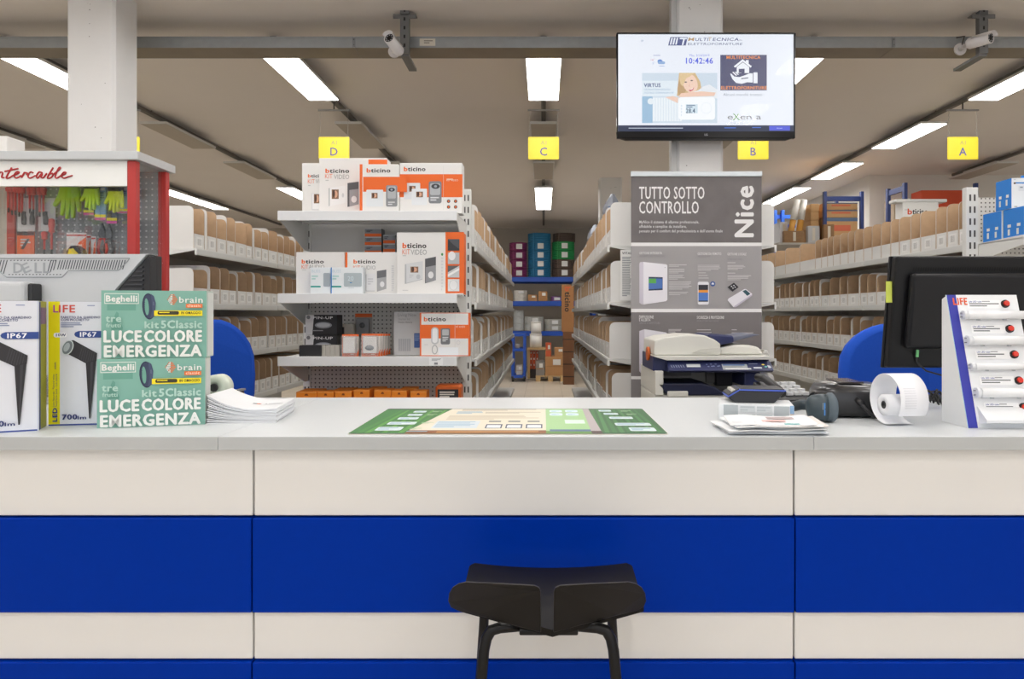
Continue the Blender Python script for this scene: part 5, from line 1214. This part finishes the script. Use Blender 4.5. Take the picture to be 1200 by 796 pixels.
MB().prism([(sy(.06) - .001, .06), (sy(.02) - .032, .026), (sy(.012) - .03, .018), (sy(.012) - .001, .012)], 'yz', .035, LW - .002, wpl).build('leaflet_ledge', ls)

# leaflets pile with white box and calculator
t = thing('brochure_pile', 'fanned pile of folded brochures at the front of the counter right', 'brochures', (X_(905, 1.83), 1.85, HC + .0003))
cols = ['#d9dbde', '#e9ebee', '#c9d3da', '#eceef0', '#dfe3e6', '#e6e0dc', '#eef0f2', '#f0f1f3']
rs = random.Random(11)
for k in range(8):
    b = MB(); w_, d_ = .26 - k * .006, .17; z = k * .0034
    a_ = R(rs.uniform(-7, 7) - 2); ox, oy = rs.uniform(-.022, .022) - .008 * (k > 5), rs.uniform(-.012, .015)
    bend = [(-w_/2, 0), (-w_/4, .001 + .0004 * k), (0, .0005), (w_/4, .001), (w_/2, .002 + .0008 * k * (k % 2))]
    top_ = [(q, -d_/2, z + h_ + .0028) for q, h_ in bend] + [(q, d_/2, z + h_ + .0028) for q, h_ in bend]; bot_ = [(x, y, zq - .0026) for x, y, zq in top_]
    n_ = 5
    fs = [(i, i + 1, n_ + i + 1, n_ + i) for i in range(4)]
    b.add(top_ + bot_, fs + [tuple(x + 10 for x in reversed(q)) for q in fs] + [(i, i + 10, i + 11, i + 1) for i in range(4)] + [(5 + i, 6 + i, 16 + i, 15 + i) for i in range(4)] + [(0, 5, 15, 10), (4, 14, 19, 9)], mat(cols[k], .5))
    o = b.build('brochure', t, (ox, oy, 0), a_)
    if k == 7:
        p = MB(); 
        for x0_, x1_, y0_, y1_, c in ((-.02, .04, -.03, .0, '#e0b8b4'), (.03, .1, -.07, -.05, '#7fbcc0'), (.0, .09, .02, .06, '#b9a8a8'), (-.1, -.04, -.06, -.03, '#e3e6ea')): p.add([(x0_, y0_, z + .0045), (x1_, y0_, z + .0062), (x1_, y1_, z + .0062), (x0_, y1_, z + .0045)], [(0, 1, 2, 3)], pr(c))
        p.build('cover_print', o, recalc=False)
bx_Y = 1.985
t = thing('white_product_box', 'flat white product box under the calculator', 'box', (X_(886, bx_Y), bx_Y, HC + .0008), R(-14))
MB().box(-.105, .105, 0, .135, 0, .05, mat('#e3e7ea', .45)).build('carton_body', t, bevel=.002)
p = Print((240, 290, 780, 400), .21, .05); p.rect(275, 296, 380, 395, '#b4bcc0').rect(638, 296, 745, 395, '#b4bcc0')
for x in (396, 516):
    for y in (298, 350): p.rect(x, y, x + 108, y + 42, '#d3dadd').lines(x, y + 4, x + 108, y + 40, 2, '#bfc8cc')
p.rect(750, 290, 778, 340, '#8fb2d6').rect(752, 345, 778, 400, '#c9b0a0'); p.build('front_print', t)
p = Print((0, 0, 10, 5), .135, .05); p.lines(1, 1.5, 3, 2.5, 1, '#4a6fb4').lines(1, 3, 3, 4, 1, '#9ab0cf'); p.build('side_print', t, (-.105, .0675, 0), rotz=-math.pi / 2)
t = thing('calculator', 'black desk calculator with blue edge lying on the white box', 'calculator', (X_(886, 2.03), 2.03, HC + .0512), R(-6))
MB().prism([(-.062, 0), (.052, 0), (.082, .034), (-.05, .036), (-.078, .018), (-.082, .012)], 'xz', -.01, .1, mat('#1f2126', .4)).build('body', t, bevel=.004)
MB().prism([(-.084, .0165), (-.079, .0225), (-.049, .0405), (.084, .0385), (.084, .0345), (-.049, .0365), (-.078, .0185)], 'xz', -.011, .101, mat('#4a64c4', .35)).build('blue_rim', t)
MB().box(-.046, .08, -.008, .098, .0388, .0412, mat('#1b1c20', .4)).build('top_plate', t)
MB().prism([(-.0815, .0205), (-.0508, .039), (-.0508, .0425), (-.0815, .0232)], 'xz', -.009, .099, mat('#1b1c20', .4)).build('key_plate', t)
for i in range(3): MB().box(-.07 + i * .0001, -.058, .005 + i * .03, .026 + i * .03, .028, .0375, mat('#d9d6cc', .4)).build('key', t)
# telephone keypad behind
t = thing('telephone', 'black desk telephone with pale keys behind the calculator', 'telephone', (X_(931, 2.3), 2.27, HC + .0005), R(10))
MB().prism([(0, 0), (.17, 0), (.17, .075), (.0, .03)], 'yz', -.075, .075, mat('#1e1f22', .4)).build('body', t, bevel=.006)
for i in range(3):
    for j in range(4): MB().box(-.02 + i * .03, .002 + i * .03, .03 + j * .03, .05 + j * .03, .0395 + j * .0082, .05 + j * .0082, mat('#d6d8da', .4)).build('key', t)
MB().tube([(-.055, .0, .05), (-.055, .05, .07), (-.055, .12, .09), (-.055, .17, .09)], .014, mat('#1e1f22', .35), 10).build('handset', t)
# barcode scanner lying on its side: hood with flat window facing right
t = thing('barcode_scanner', 'slate grey barcode scanner lying beside the receipt printer', 'barcode scanner', (X_(962, 1.99), 1.99, HC + .0005), R(-8)); t.scale = (.72, .8, .92)
slate = mat('#3a464c', .35); rings = []
for q, (x, w_, h_, zc) in enumerate(((-.058, .012, .014, .05), (-.05, .034, .03, .046), (-.035, .044, .04, .044), (-.01, .05, .044, .044), (.02, .053, .044, .0445), (.03, .058, .046, .0465), (.042, .06, .0465, .047))):
    rings.append([Vector((x + (.012 * math.cos(j * math.pi / 10) ** 2 if q > 4 else 0), w_ * math.cos(j * math.pi / 10) * .8, zc + h_ * math.copysign(abs(math.sin(j * math.pi / 10)) ** .7, math.sin(j * math.pi / 10)))) for j in range(20)])
MB().loft(rings[:5], slate).build('head', t)
MB().loft([rings[4], rings[5], rings[6]], mat('#56626a', .4)).build('window_hood', t)
MB().tube([(-.03, .02, .05), (-.06, .07, .045), (-.08, .14, .03), (-.085, .19, .022)], .017, slate, 12).build('grip', t)
p = Print((0, 0, 10, 30), .012, .045); p.rect(4, 2, 8, 28, '#4a8ad0').lines(0, 2, 2, 28, 1, '#b9c4cc'); p.build('brand_print', t, (.002, -.0405, .022))
# receipt printer with paper roll
RY = 2.05
t = thing('receipt_printer', 'black rounded receipt printer behind its paper roll', 'printer', (X_(1007, RY), RY, HC + .0005), R(-4))
pb = mat('#1f1f22', .28, coat=.3); rings = []
for x, d0, d1, h_, zb in ((-.118, .03, .08, .05, .018), (-.11, .012, .12, .078, .008), (-.09, 0, .15, .098, .003), (-.05, -.005, .165, .104, .0), (.02, -.008, .17, .102, .0), (.075, -.006, .17, .1, .0), (.1, 0, .165, .09, .002)):
    r_ = []
    for j in range(24):
        a_ = 2 * math.pi * j / 24; c_, s_ = math.cos(a_), math.sin(a_)
        r_.append(Vector((x, (d0 + d1) / 2 + (d1 - d0) / 2 * math.copysign(abs(c_) ** .45, c_), zb + h_ / 2 + h_ / 2 * math.copysign(abs(s_) ** .5, s_))))
    rings.append(r_)
MB().loft(rings, pb).build('body', t)
MB().prism([(-.05, .104), (.02, .103), (.02, .108), (-.045, .107)], 'xz', .02, .15, mat('#3a3230', .15)).build('cover_window', t)
MB().cyl((-.1135, .045, .05), (-.106, .06, .05), .024, mat('#0b0b0c', .5), n=20).build('side_recess', t)
MB().box(-.115, -.112, .03, .045, .032, .042, mat('#c9ccd0', .4)).build('switch', t)
MB().tube([(-.004, -.006, .05), (.0, -.016, .045), (.012, -.02, .03), (.03, -.022, .012), (.05, -.02, .005), (.09, -.015, .004)], .0052, mat('#303033', .4), 8).build('power_cable', t)
MB().cyl((-.01, .0, .058), (.002, -.017, .044), .009, sblk, n=12).build('strain_relief', t)
RC = Vector((X_(1036, 1.935), 1.93, HC + .0745))
t = thing('paper_roll', 'white receipt paper roll with loose outer loop in front of the printer', 'paper roll', RC, R(7))
pp = mat('#f0f1f5', .6)
def arc(x0, x1, rad, a0, a1, cy, cz, n, grow=0):
    b = MB(); rg = []
    for x, q in ((x0, 0), (x1, 0), (x1, .0006), (x0, .0006), (x0, 0)):
        rg.append([Vector((x, cy + (rad - q + grow * k / n) * math.cos(R(a0 + (a1 - a0) * k / n)), cz + (rad - q + grow * k / n) * math.sin(R(a0 + (a1 - a0) * k / n)))) for k in range(n + 1)])
    return b.loft(rg, pp, smooth=True, closed=False)
arc(0, .082, .0715, -100, 215, -.0, .0005, 40, .0).build('loose_loop', t)
MB().lathe([(.011, .004), (.03, .004), (.03, .078), (.011, .078), (.011, .004)], (0, .012, -.018), pp, 28, 'x').build('roll_body', t)
MB().lathe([(.006, .0035), (.011, .0035), (.011, .0785), (.006, .0785), (.006, .0035)], (0, .012, -.018), mat('#2a2a2c', .5), 16, 'x').build('core', t)
p = MB()
for k in range(9):
    a_ = R(150 + k * 5.5)
    p.add([(x_, .0722 * math.cos(a_ + da), .0005 + .0722 * math.sin(a_ + da)) for x_, da in ((.012, 0), (.012 + .034, 0), (.012 + .034, .02), (.012, .02))], [(0, 1, 2, 3)], pr('#d6d8dd'))
p.build('receipt_print', t, recalc=False)
# tangle of cables behind
t = thing('cable_bundle', 'tangle of black cables on the counter below the black monitor', 'cables', (X_(1094, 2.25), 2.25, HC + .006))
for k in range(4):
    r2 = random.Random(k); MB().tube([(-.05 + .1 * i / 9 + r2.uniform(-.01, .01), .02 * k + r2.uniform(-.01, .01), .004 + .05 * abs(math.sin(i * .9 + k))) for i in range(10)], .004, sblk, 6).build('cable', t)
# ================================================================ FAR END OF THE MIDDLE AISLE
BYR = 16.0
bx16 = lambda q: X_(590 + q / 3.98, BYR); bz16 = lambda q: Z_(260 + q / 3.98, BYR)
rb = mat('#1f4fb0', .45); card = mat('#b98a5c', .8, noise=.1, scale=6)
rk = thing('pallet_rack', 'blue steel rack across the far end of the middle aisle', 'rack', (0, BYR, 0))
for x in (-1.6, 1.15, 3.6):
    for y in (0, 1.0): MB().box(x, x + .08, y, y + .08, 0, 3.2, rb).build('upright', rk)
for zt in (bz16(258), bz16(370), bz16(510)):
    for y in (-.03, 1.03): MB().box(-1.6, 3.68, y, y + .05, zt - .11, zt, rb).build('beam', rk)
    MB().box(-1.58, 3.66, .021, 1.029, zt - .03, zt - .005, mat('#9a938a', .7)).build('deck', rk)
def coil(px0, px1, z, h, col, label, Y=BYR + .3, lab=True, group='cable coils on the far rack', tilt=0):
    r0 = (X_(px1, BYR) - X_(px0, BYR)) / 2; x = (X_(px0, BYR) + X_(px1, BYR)) / 2
    t = thing('cable_coil', label, 'cable coil', (x, Y, z), 0, group)
    prof = []; n = 5; m = mat(col, .5, noise=.15, scale=20)
    ri = r0 * .45; rr_ = h / n / 2
    for k in range(n):
        for q in range(4):
            a_ = R(-80 + q * 53); prof.append((r0 - rr_ + rr_ * math.cos(a_), rr_ * (2 * k + 1) + rr_ * math.sin(a_)))
    prof = [(ri, .01)] + [(r0 - .03, .0)] + prof + [(r0 - .03, h), (ri, h - .01), (ri, .01)]
    o = MB().lathe(prof, (0, 0, 0), m, 28).build('wound_cable', t)
    for k in range(4):
        a_ = R(45 + k * 90); MB().box(-.02, .02, ri - .02, r0 + .004, h * .02, h + .001, m).build('strap', t, (0, 0, 0), a_ + .3)
    if lab: MB().box(-.07, .07, -r0 - .008, -r0 + .02, h * .2, h * .8, mat('#d6d8d8', .5)).build('label', t, (.03, 0, 0))
    if tilt: t.rotation_euler = (R(tilt * .3), R(tilt), 0)
    return t
z0 = bz16(258) + .002
for k in range(5): coil(618, 646, z0 + k * .209, .207, '#1f6f9a', 'blue cable coil, %s in the tall blue stack of the far rack' % ['bottom', 'second from bottom', 'middle', 'second from top', 'top'][k], lab=k < 4)
for k in range(4): coil(596, 617.5, z0 + k * .209, .2, '#7a2a5c', 'purple cable coil, %s in the purple stack of the far rack' % ['bottom', 'second', 'third', 'top'][k])
for k in range(4): coil(646.5, 674, z0 + k * .211, .207, '#5a4a42' if k < 2 else '#1f8a4a', '%s cable coil, %s pair of the right stack of the far rack' % (['lower brown', 'upper brown', 'lower green', 'upper green'][k], 'bottom' if k < 2 else 'top'))
coil(648, 675, z0 + 4 * .211, .2, '#4a3c36', 'dark brown cable coil on top of the right stack of the far rack', lab=False)
z1 = bz16(370) + .001
for k in range(3): coil(601, 617.5, z1 + k * .085, .083, '#d5d2cc', 'white cable coil, %s of three on the middle shelf of the far rack' % ['bottom', 'middle', 'top'][k], lab=k == 2, Y=BYR + .25)
coil(645.5, 657.5, z1, .11, '#8a5a9a', 'small purple cable coil on the middle shelf of the far rack', Y=BYR + .2)
def kbox(px0, px1, z, h, Y, D, label, m=None, group='cartons at the far end of the aisle', tape=True, lab=True):
    W = (px1 - px0) * Y / F
    t = carton('carton', label, 'carton', X_((px0 + px1) / 2, Y), Y, z, W, D, h, m or card, {}, 0, group, [], bevel=.004)
    if tape: MB().box(-W/2 - .001, W/2 + .001, -.0015, D + .0015, h * .45, h * .5, mat('#a87c4c', .5)).build('tape', t)
    if lab: MB().box(-W*.1, W*.3, -.004, -.002, h * .55, h * .85, mat('#e4e2dc', .5)).build('label', t)
    return t
kbox(619, 629.5, z1, .6 * .25, BYR + .05, .25, 'smaller carton on the middle shelf of the far rack'); kbox(631, 641.5, z1, .23, BYR + .05, .25, 'taller carton on the middle shelf of the far rack')
z2 = bz16(510) + .001
for k in range(3): coil(601, 613.5, z2 + k * .165, .16, '#b9bcbc', 'grey cable coil, %s of three at the left of the lower far shelf' % ['bottom', 'middle', 'top'][k], lab=False)
for k in range(2): coil(614, 637, z2 + k * .17, .165, '#b4b6b4', 'grey cable coil, %s of the pair beside the white boxes on the far rack' % ['lower', 'upper'][k])
for k in range(2): coil(638, 660, z2 + k * .14, .135, '#b0b0aa', 'grey cable coil, %s of the pair at the right of the lower far shelf' % ['lower', 'upper'][k])
# tall carton standing at the aisle end, printed upright
TY2 = 13.7
W = .24; zb = Z_(389, TY2); H = Z_(334, TY2) - zb
t = carton('tall_carton', 'tall brown carton with upright lettering at the end of the right aisle shelves', 'carton', X_(665.5, TY2), TY2, zb + .002, W, .3, H, mat('#9c6e44', .8, noise=.1, scale=6))
p = Print((0, 0, 24, 110), W, H); p.text('b', 6, 5, 11, '#c9582c', w=10, rot=90, bold=.03).text('ticino', 6, 17, 11, '#2a211c', w=46, rot=90, bold=.03); p.build('front_print', t)
t = carton('flat_carton_bundle', 'dark brown carton standing under the tall lettered carton', 'carton', X_(666.5, TY2), TY2, 0, .22, .3, zb - .002, mat('#6e4a30', .85, noise=.2, scale=4))
for k in range(4): MB().box(-.111, .111, -.002, .301, .15 + k * .25, .17 + k * .25, mat('#3c2a1e', .8)).build('strap', t)
# trolley
tr = thing('trolley', 'blue steel trolley with shelves at the left end of the aisle', 'trolley', (X_(610, 14.6), 14.25, 0))
k14 = lambda q: X_(590 + q / 3.98, 14.6) - X_(610, 14.6); z14 = lambda q: Z_(260 + q / 3.98, 14.6)
xa, xb = k14(40), k14(105)
for x in (xa, xb - .05):
    for y in (0, .6): MB().box(x, x + .05, y, y + .05, .14, z14(520), rb).build('post', tr)
for q in (520, 588, 710): MB().box(xa, xb, -.001, .651, z14(q + 12), z14(q), rb).build('shelf', tr)
for x in (xa + .03, xb - .03):
    for y in (.05, .6): MB().cyl((x - .02, y, .07), (x + .02, y, .07), .07, mat('#2a2a2c', .6), n=14).build('caster', tr)
kbox(604, 609, z14(588) + .002, .1, 14.35, .2, 'small grey carton on the middle shelf of the blue trolley', mat('#a9a8a4', .7), lab=False); kbox(605, 612, z14(710) + .002, .2, 14.35, .25, 'white carton on the bottom shelf of the blue trolley', mat('#c9c5be', .7))
# low wooden table with white drums
tb = thing('wooden_table', 'low wooden packing table at the far end of the aisle', 'table', (X_(628, 15), 15, 0))
k15 = lambda q: X_(590 + q / 3.98, 15) - X_(628, 15); z15 = lambda q: Z_(260 + q / 3.98, 15)
wd = mat('#c9a878', .7, noise=.15, scale=5)
MB().box(k15(112), k15(202), 0, .45, z15(598), z15(588), wd).build('table_top', tb)
for x in (k15(113), k15(194)):
    for y in (.02, .39): MB().box(x, x + .05, y, y + .05, 0, z15(598), wd).build('leg', tb)
drum = mat('#e6e4de', .5)
def drum_(px0, px1, z, h, label):
    W = (px1 - px0) * 15.1 / F / 2; t = thing('white_drum', label, 'drum', (X_((px0 + px1) / 2, 15.1), 15.1 + W, z), 0, 'white drums on the packing table')
    MB().cyl((0, 0, 0), (0, 0, h - .03), W * .97, drum, n=24).build('drum_body', t); MB().cyl((0, 0, h - .03), (0, 0, h), W, drum, n=24).build('lid', t)
drum_(620.5, 635, z15(588) + .001, .3, 'white drum standing on the wooden packing table'); drum_(622, 634.5, z15(588) + .302, .27, 'white drum stacked on the other drum')
og2 = mat('#c85a34', .6)
for i in range(3):
    for j in range(3): kbox(620.5 + i * 3.6, 623.6 + i * 3.6, .2 + j * .135, .13, 15.1, .2, 'small orange red carton, %s column, %s row, under the packing table' % (['left', 'middle', 'right'][i], ['bottom', 'middle', 'top'][j]), og2, 'orange red cartons under the packing table', tape=False)
MB_ = thing('low_plinth', 'dark plinth carrying the orange red cartons under the table', 'plinth', (X_(625.5, 15.1), 15.09, 0)); MB().box(-.1, .12, 0, .25, 0, .198, mat('#4a4440', .8)).build('plinth_body', MB_)
# pallet
PY = 14.5
pl = thing('wooden_pallet', 'wooden pallet on the floor at the far end of the aisle', 'pallet', (X_(645, PY), PY - .15, 0))
for k in range(3): MB().box(-.31 + k * .26, -.21 + k * .26, 0, .6, 0, .1, wd).build('bearer', pl)
for k in range(5): MB().box(-.31, .31, k * .125, k * .125 + .095, .1, .122, wd).build('slat', pl)
kbox(639, 661.5, .123, .4, PY - .13, .45, 'large carton with white label standing on the pallet'); kbox(628, 638, .123, .3, PY - .13, .4, 'grey carton at the left side of the pallet', mat('#8b8680', .7))
kbox(650, 661.5, .524, .18, PY - .1, .35, 'carton stacked on the large carton of the pallet'); kbox(639.5, 646, .524, .28, PY - .12, .3, 'orange red carton stacked at the left of the large pallet carton', og2)

# ================================================================ TALL RACKS BEHIND THE RIGHT SHELVING
RY2 = 10.0; fx = lambda q: X_(900 + q / 4, RY2); fz = lambda q: Z_(200 + q / 4, RY2)
navyr = mat('#27386e', .45); brb = mat('#2a62c4', .45)
SHZ = 2.44
fr_ = thing('stock_rack', 'tall navy steel stock rack behind the right shelving run', 'rack', (0, RY2, 0))
for q in (255, 428):
    for y in (-.06, .8): MB().box(fx(q), fx(q + 13), y, y + .06, 0, fz(101), navyr).build('upright', fr_)
for zt in (fz(122), SHZ): MB().box(fx(268), fx(428), -.04, 0, zt - .07, zt - .003, navyr).build('beam', fr_)
for yy in (-.06, -.52): MB().box(5.01, 5.055, yy, yy + .06, 0, fz(88), navyr).build('upright', fr_)
MB().box(5.02, 5.05, -.459, -.061, fz(122), fz(98), navyr).build('end_beam', fr_)
MB().box(4.6, 6.9, -.8, -.53, SHZ - .03, SHZ - .002, mat('#a9a49c', .7)).build('deck', fr_)
MB().box(fx(972), fx(986), .0, .06, 0, fz(58), navyr).build('upright', fr_)
MB().box(fx(20), fx(1010), -.26, .8, SHZ - .03, SHZ - .002, mat('#a9a49c', .7)).build('deck', fr_)
b2 = thing('blue_rack_frame', 'bright blue rack frame far behind the right shelving run', 'rack', (0, 12.2, 0))
gx = lambda q: X_(900 + q / 4, 12.2); gz = lambda q: Z_(200 + q / 4, 12.2)
for q in (30, 65): MB().box(gx(q), gx(q + 13), 0, .08, 0, gz(185), brb).build('upright', b2)
for a_, b_ in ((205, 222), (250, 264)): MB().box(gx(20), gx(138), .081, .13, gz(b_), gz(a_), brb).build('beam', b2)
kr2 = mat('#c49a68', .75, noise=.08, scale=5)
lay = [(265, 217), (215, 182), (180, 147)]
zb = SHZ
for k, (qb, qt) in enumerate(((None, 217), (None, 182), (None, 147))):
    h = fz(qt) - zb - .003
    t = carton('long_carton', 'long kraft carton in the navy rack, %s of the stack' % ['bottom', 'middle', 'top'][k], 'carton', fx(349), RY2 + .05, zb + .001, fx(427) - fx(271), .6, h, kr2, group='long cartons in the navy rack', bevel=.004)
    w_ = fx(427) - fx(271)
    MB().box(-.14, .14, -.003, -.001, h * .5, h * .72, mat('#d06a4a', .5)).build('label', t); MB().box(-w_/2, w_/2, -.0025, -.0005, h * .86, h * .99, mat('#5a6f8a', .5)).build('strap', t)
    zb += h + .003
zb = SHZ
for k in range(5):
    t = carton('long_carton', 'kraft carton left of the navy rack post, %s in its stack' % ['bottom', 'second', 'middle', 'fourth', 'top'][k], 'carton', fx(233), RY2 + .1, zb + .001, fx(252) - fx(213), .5, (fz(150) - SHZ) / 5 - .003, kr2, group='cartons left of the navy rack', bevel=.004)
    zb += (fz(150) - SHZ) / 5
for k, (q0, q1) in enumerate(((150, 128), (188, 172))):
    t = thing('cardboard_tube', '%s of two leaning tubes with white tops beside the navy rack' % ['left', 'right'][k], 'tube', (fx(120 + k * 42), RY2 + .2, SHZ + .002), 0, 'leaning tubes')
    a_ = Vector((0, 0, .05)); b_ = Vector((fx(165 + k * 33) - fx(120 + k * 42), .04, fz(126) - SHZ)); mid_ = a_.lerp(b_, .52)
    MB().cyl(a_, mid_, .045, mat('#c9923e', .6), n=16).build('kraft_half', t); MB().cyl(mid_, b_, .047, mat('#ebe9e2', .5), n=16).build('white_wrap', t)
for q0, q1, qt, lb, c, yy in ((90, 128, 228, 'small white box left of the leaning tubes', '#dcdfe4', .3), (184, 240, 260, 'grey white box below the leaning tubes', '#b9b9b8', -.02), (243, 290, 258, 'patterned brown box below the navy rack post', '#8a6844', -.15), (65, 160, 286, 'patterned brown box at the left of the stock rack', '#8a6844', -.1)):
    t = carton('stock_box', lb, 'box', fx((q0 + q1) / 2), RY2 + yy, SHZ + .0, fx(q1) - fx(q0), .08 if yy < 0 else .3, fz(qt) - SHZ, mat(c, .7, noise=.25 if 'pattern' in lb else 0, scale=30), bevel=.004)
    MB().box(-.02, .02, -.003, -.001, (fz(qt) - SHZ) * .2, (fz(qt) - SHZ) * .9, mat('#cfc6b4', .5)).build('tape', t)
for q0, q1, qt, lb, c, yy, D in ((632, 800, 148, 'white carton with bold print on the stock rack', '#dadad8', -.75, .2), (590, 628, 130, 'pale carton behind the navy frame', '#b9a78e', .45, .3), (720, 925, 92, 'large orange red carton on the stock rack', '#d2502c', .45, .3)):
    t = carton('stock_box', lb, 'box', fx((q0 + q1) / 2) * (RY2 + yy) / RY2, RY2 + yy, SHZ, (fx(q1) - fx(q0)) * (RY2 + yy) / RY2, D, CAMZ + (fz(qt) - CAMZ) * (RY2 + yy) / RY2 - SHZ, mat(c, .6), bevel=.006)
    if c == '#dadad8':
        kq = (RY2 + yy) / RY2; hh2 = CAMZ + (fz(qt) - CAMZ) * kq - SHZ
        p = Print((632, 148, 800, 148 + hh2 * 4 * F / (RY2 + yy)), (fx(800) - fx(632)) * kq, hh2); p.text('b', 655, 205, 26, '#d2502c', w=20, bold=.03).text('ticino', 678, 205, 26, '#222224', w=70, bold=.03).rect(640, 182, 655, 186, '#b9b9b9'); p.build('front_print', t)
        MB().box(-.34, .36, .0, .19, hh2 + .001, hh2 + .045, mat('#cfcfcd', .5)).build('folded_lid', t, bevel=.01)

# ---------------------------------------------------------------- blue and white boxes on the end shelf of run A
EY = 3.6
es = thing('end_display', 'white end shelf unit with blue and white boxes at the right edge', 'display shelf', (2.5, 4.0, 0))
MB().box(.04, .95, -.006, .01, .1, 2.1, mat('#d6d4d0', .5), {'front': peg}).build('pegboard', es)
for x in (-.03, .95):
    u = MB().box(x, x + .07, -.012, .03, 0, 2.16, rackw).build('upright', es, bevel=.003)
    sl_ = MB()
    for k in range(30):
        for q in (.022, .048): sl_.box(x + q - .005, x + q + .005, -.0135, -.011, .05 + k * .07, .088 + k * .07, mat('#4c4b4a', .7))
    sl_.build('slots', u)
for z in (Z_(276, 3.61), 1.35, .9):
    s_ = MB().box(.04, .96, EY - 4, EY - 3.985, z - .05, z, mat('#e6e8ea', .4)).box(.04, .96, EY - 3.985, -.012, z - .014, z - .006, rackw).build('shelf', es, bevel=.002)
    for x in (.04, .95): MB().prism([(EY - 3.984, z + .006), (-.014, z - .004), (-.014, z - .1), (-.05, z - .1), (EY - 3.984, z - .045)], 'yz', x, x + .006, rackw).build('bracket', s_)
    for yy in (.12, .24): MB().box(.05, .94, EY - 4 + yy, EY - 4 + yy + .02, z - .026, z - .014, rackg).build('stiffener', s_)
ZE = Z_(276, 3.61) - .005
bb = mat('#1f7fd8', .45); wb = mat('#e6ebf0', .45)
def cbox(x0, Y, z, W, H, D, label, big=False):
    t = thing('breaker_box', label, 'box', (x0 + W / 2, Y, z), 0, 'blue and white boxes on the right end shelf')
    MB().box(-W/2, W/2, 0, D, 0, H, wb, {'left': bb, 'right': bb, 'top': mat('#d5dbe2', .5)}).build('carton_body', t, bevel=.0015)
    p = Print((120, 140, 340, 400), W, H)
    p.rect(140, 178, 160, 192, '#4a4038').rect(160, 177, 270, 188, '#2f86d6').lines(140, 152, 175, 162, 1, '#b9c2ca').rect(185, 208, 262, 252, '#d9dfe6').lines(200, 215, 250, 235, 1, '#8d98a6').rect(283, 290, 330, 308, '#2f86d6').ell(320, 268, 9, 9, '#2f86d6').rect(312, 318, 330, 362, '#2f86d6').lines(145, 383, 195, 393, 1, '#55585e')
    p.build('front_print', t)
    for yy, zz_, w_, h_ in ((.25, .38, .16, .1), (.7, .38, .16, .1), (.3, .12, .1, .2), (.72, .12, .1, .2)): MB().box(-W/2 - .001, -W/2 - .0002, D * yy - D * w_ / 2, D * yy + D * w_ / 2, H * zz_, H * (zz_ + h_), mat('#e3e6e2', .5)).build('side_label', t)
xb0 = 2.548
cbox(xb0 + .001, 3.80, ZE, .115, .165, .16, 'blue and white box at the back left of the bottom row on the end shelf')
cbox(xb0 + .004, 3.625, ZE, .12, .165, .165, 'blue and white box at the front left of the bottom row on the end shelf')
cbox(xb0 + .13, 3.625, ZE, .12, .165, .165, 'blue and white box, second in the front bottom row on the end shelf')
cbox(xb0 + .002, 3.72, ZE + .166, .125, .165, .13, 'blue and white box at the left of the upper row on the end shelf')
cbox(xb0 + .135, 3.7, ZE + .166, .14, .2, .14, 'taller blue and white box in the upper row on the end shelf')

# rows of holes, slots and slits too small to pick apart
for o in bpy.data.objects:
    if o.parent and o.name.split('.')[0] in ('slots', 'vent_slots', 'grille_slats', 'pinholes', 'infrared_leds', 'contact_pins'): o['kind'] = 'stuff'
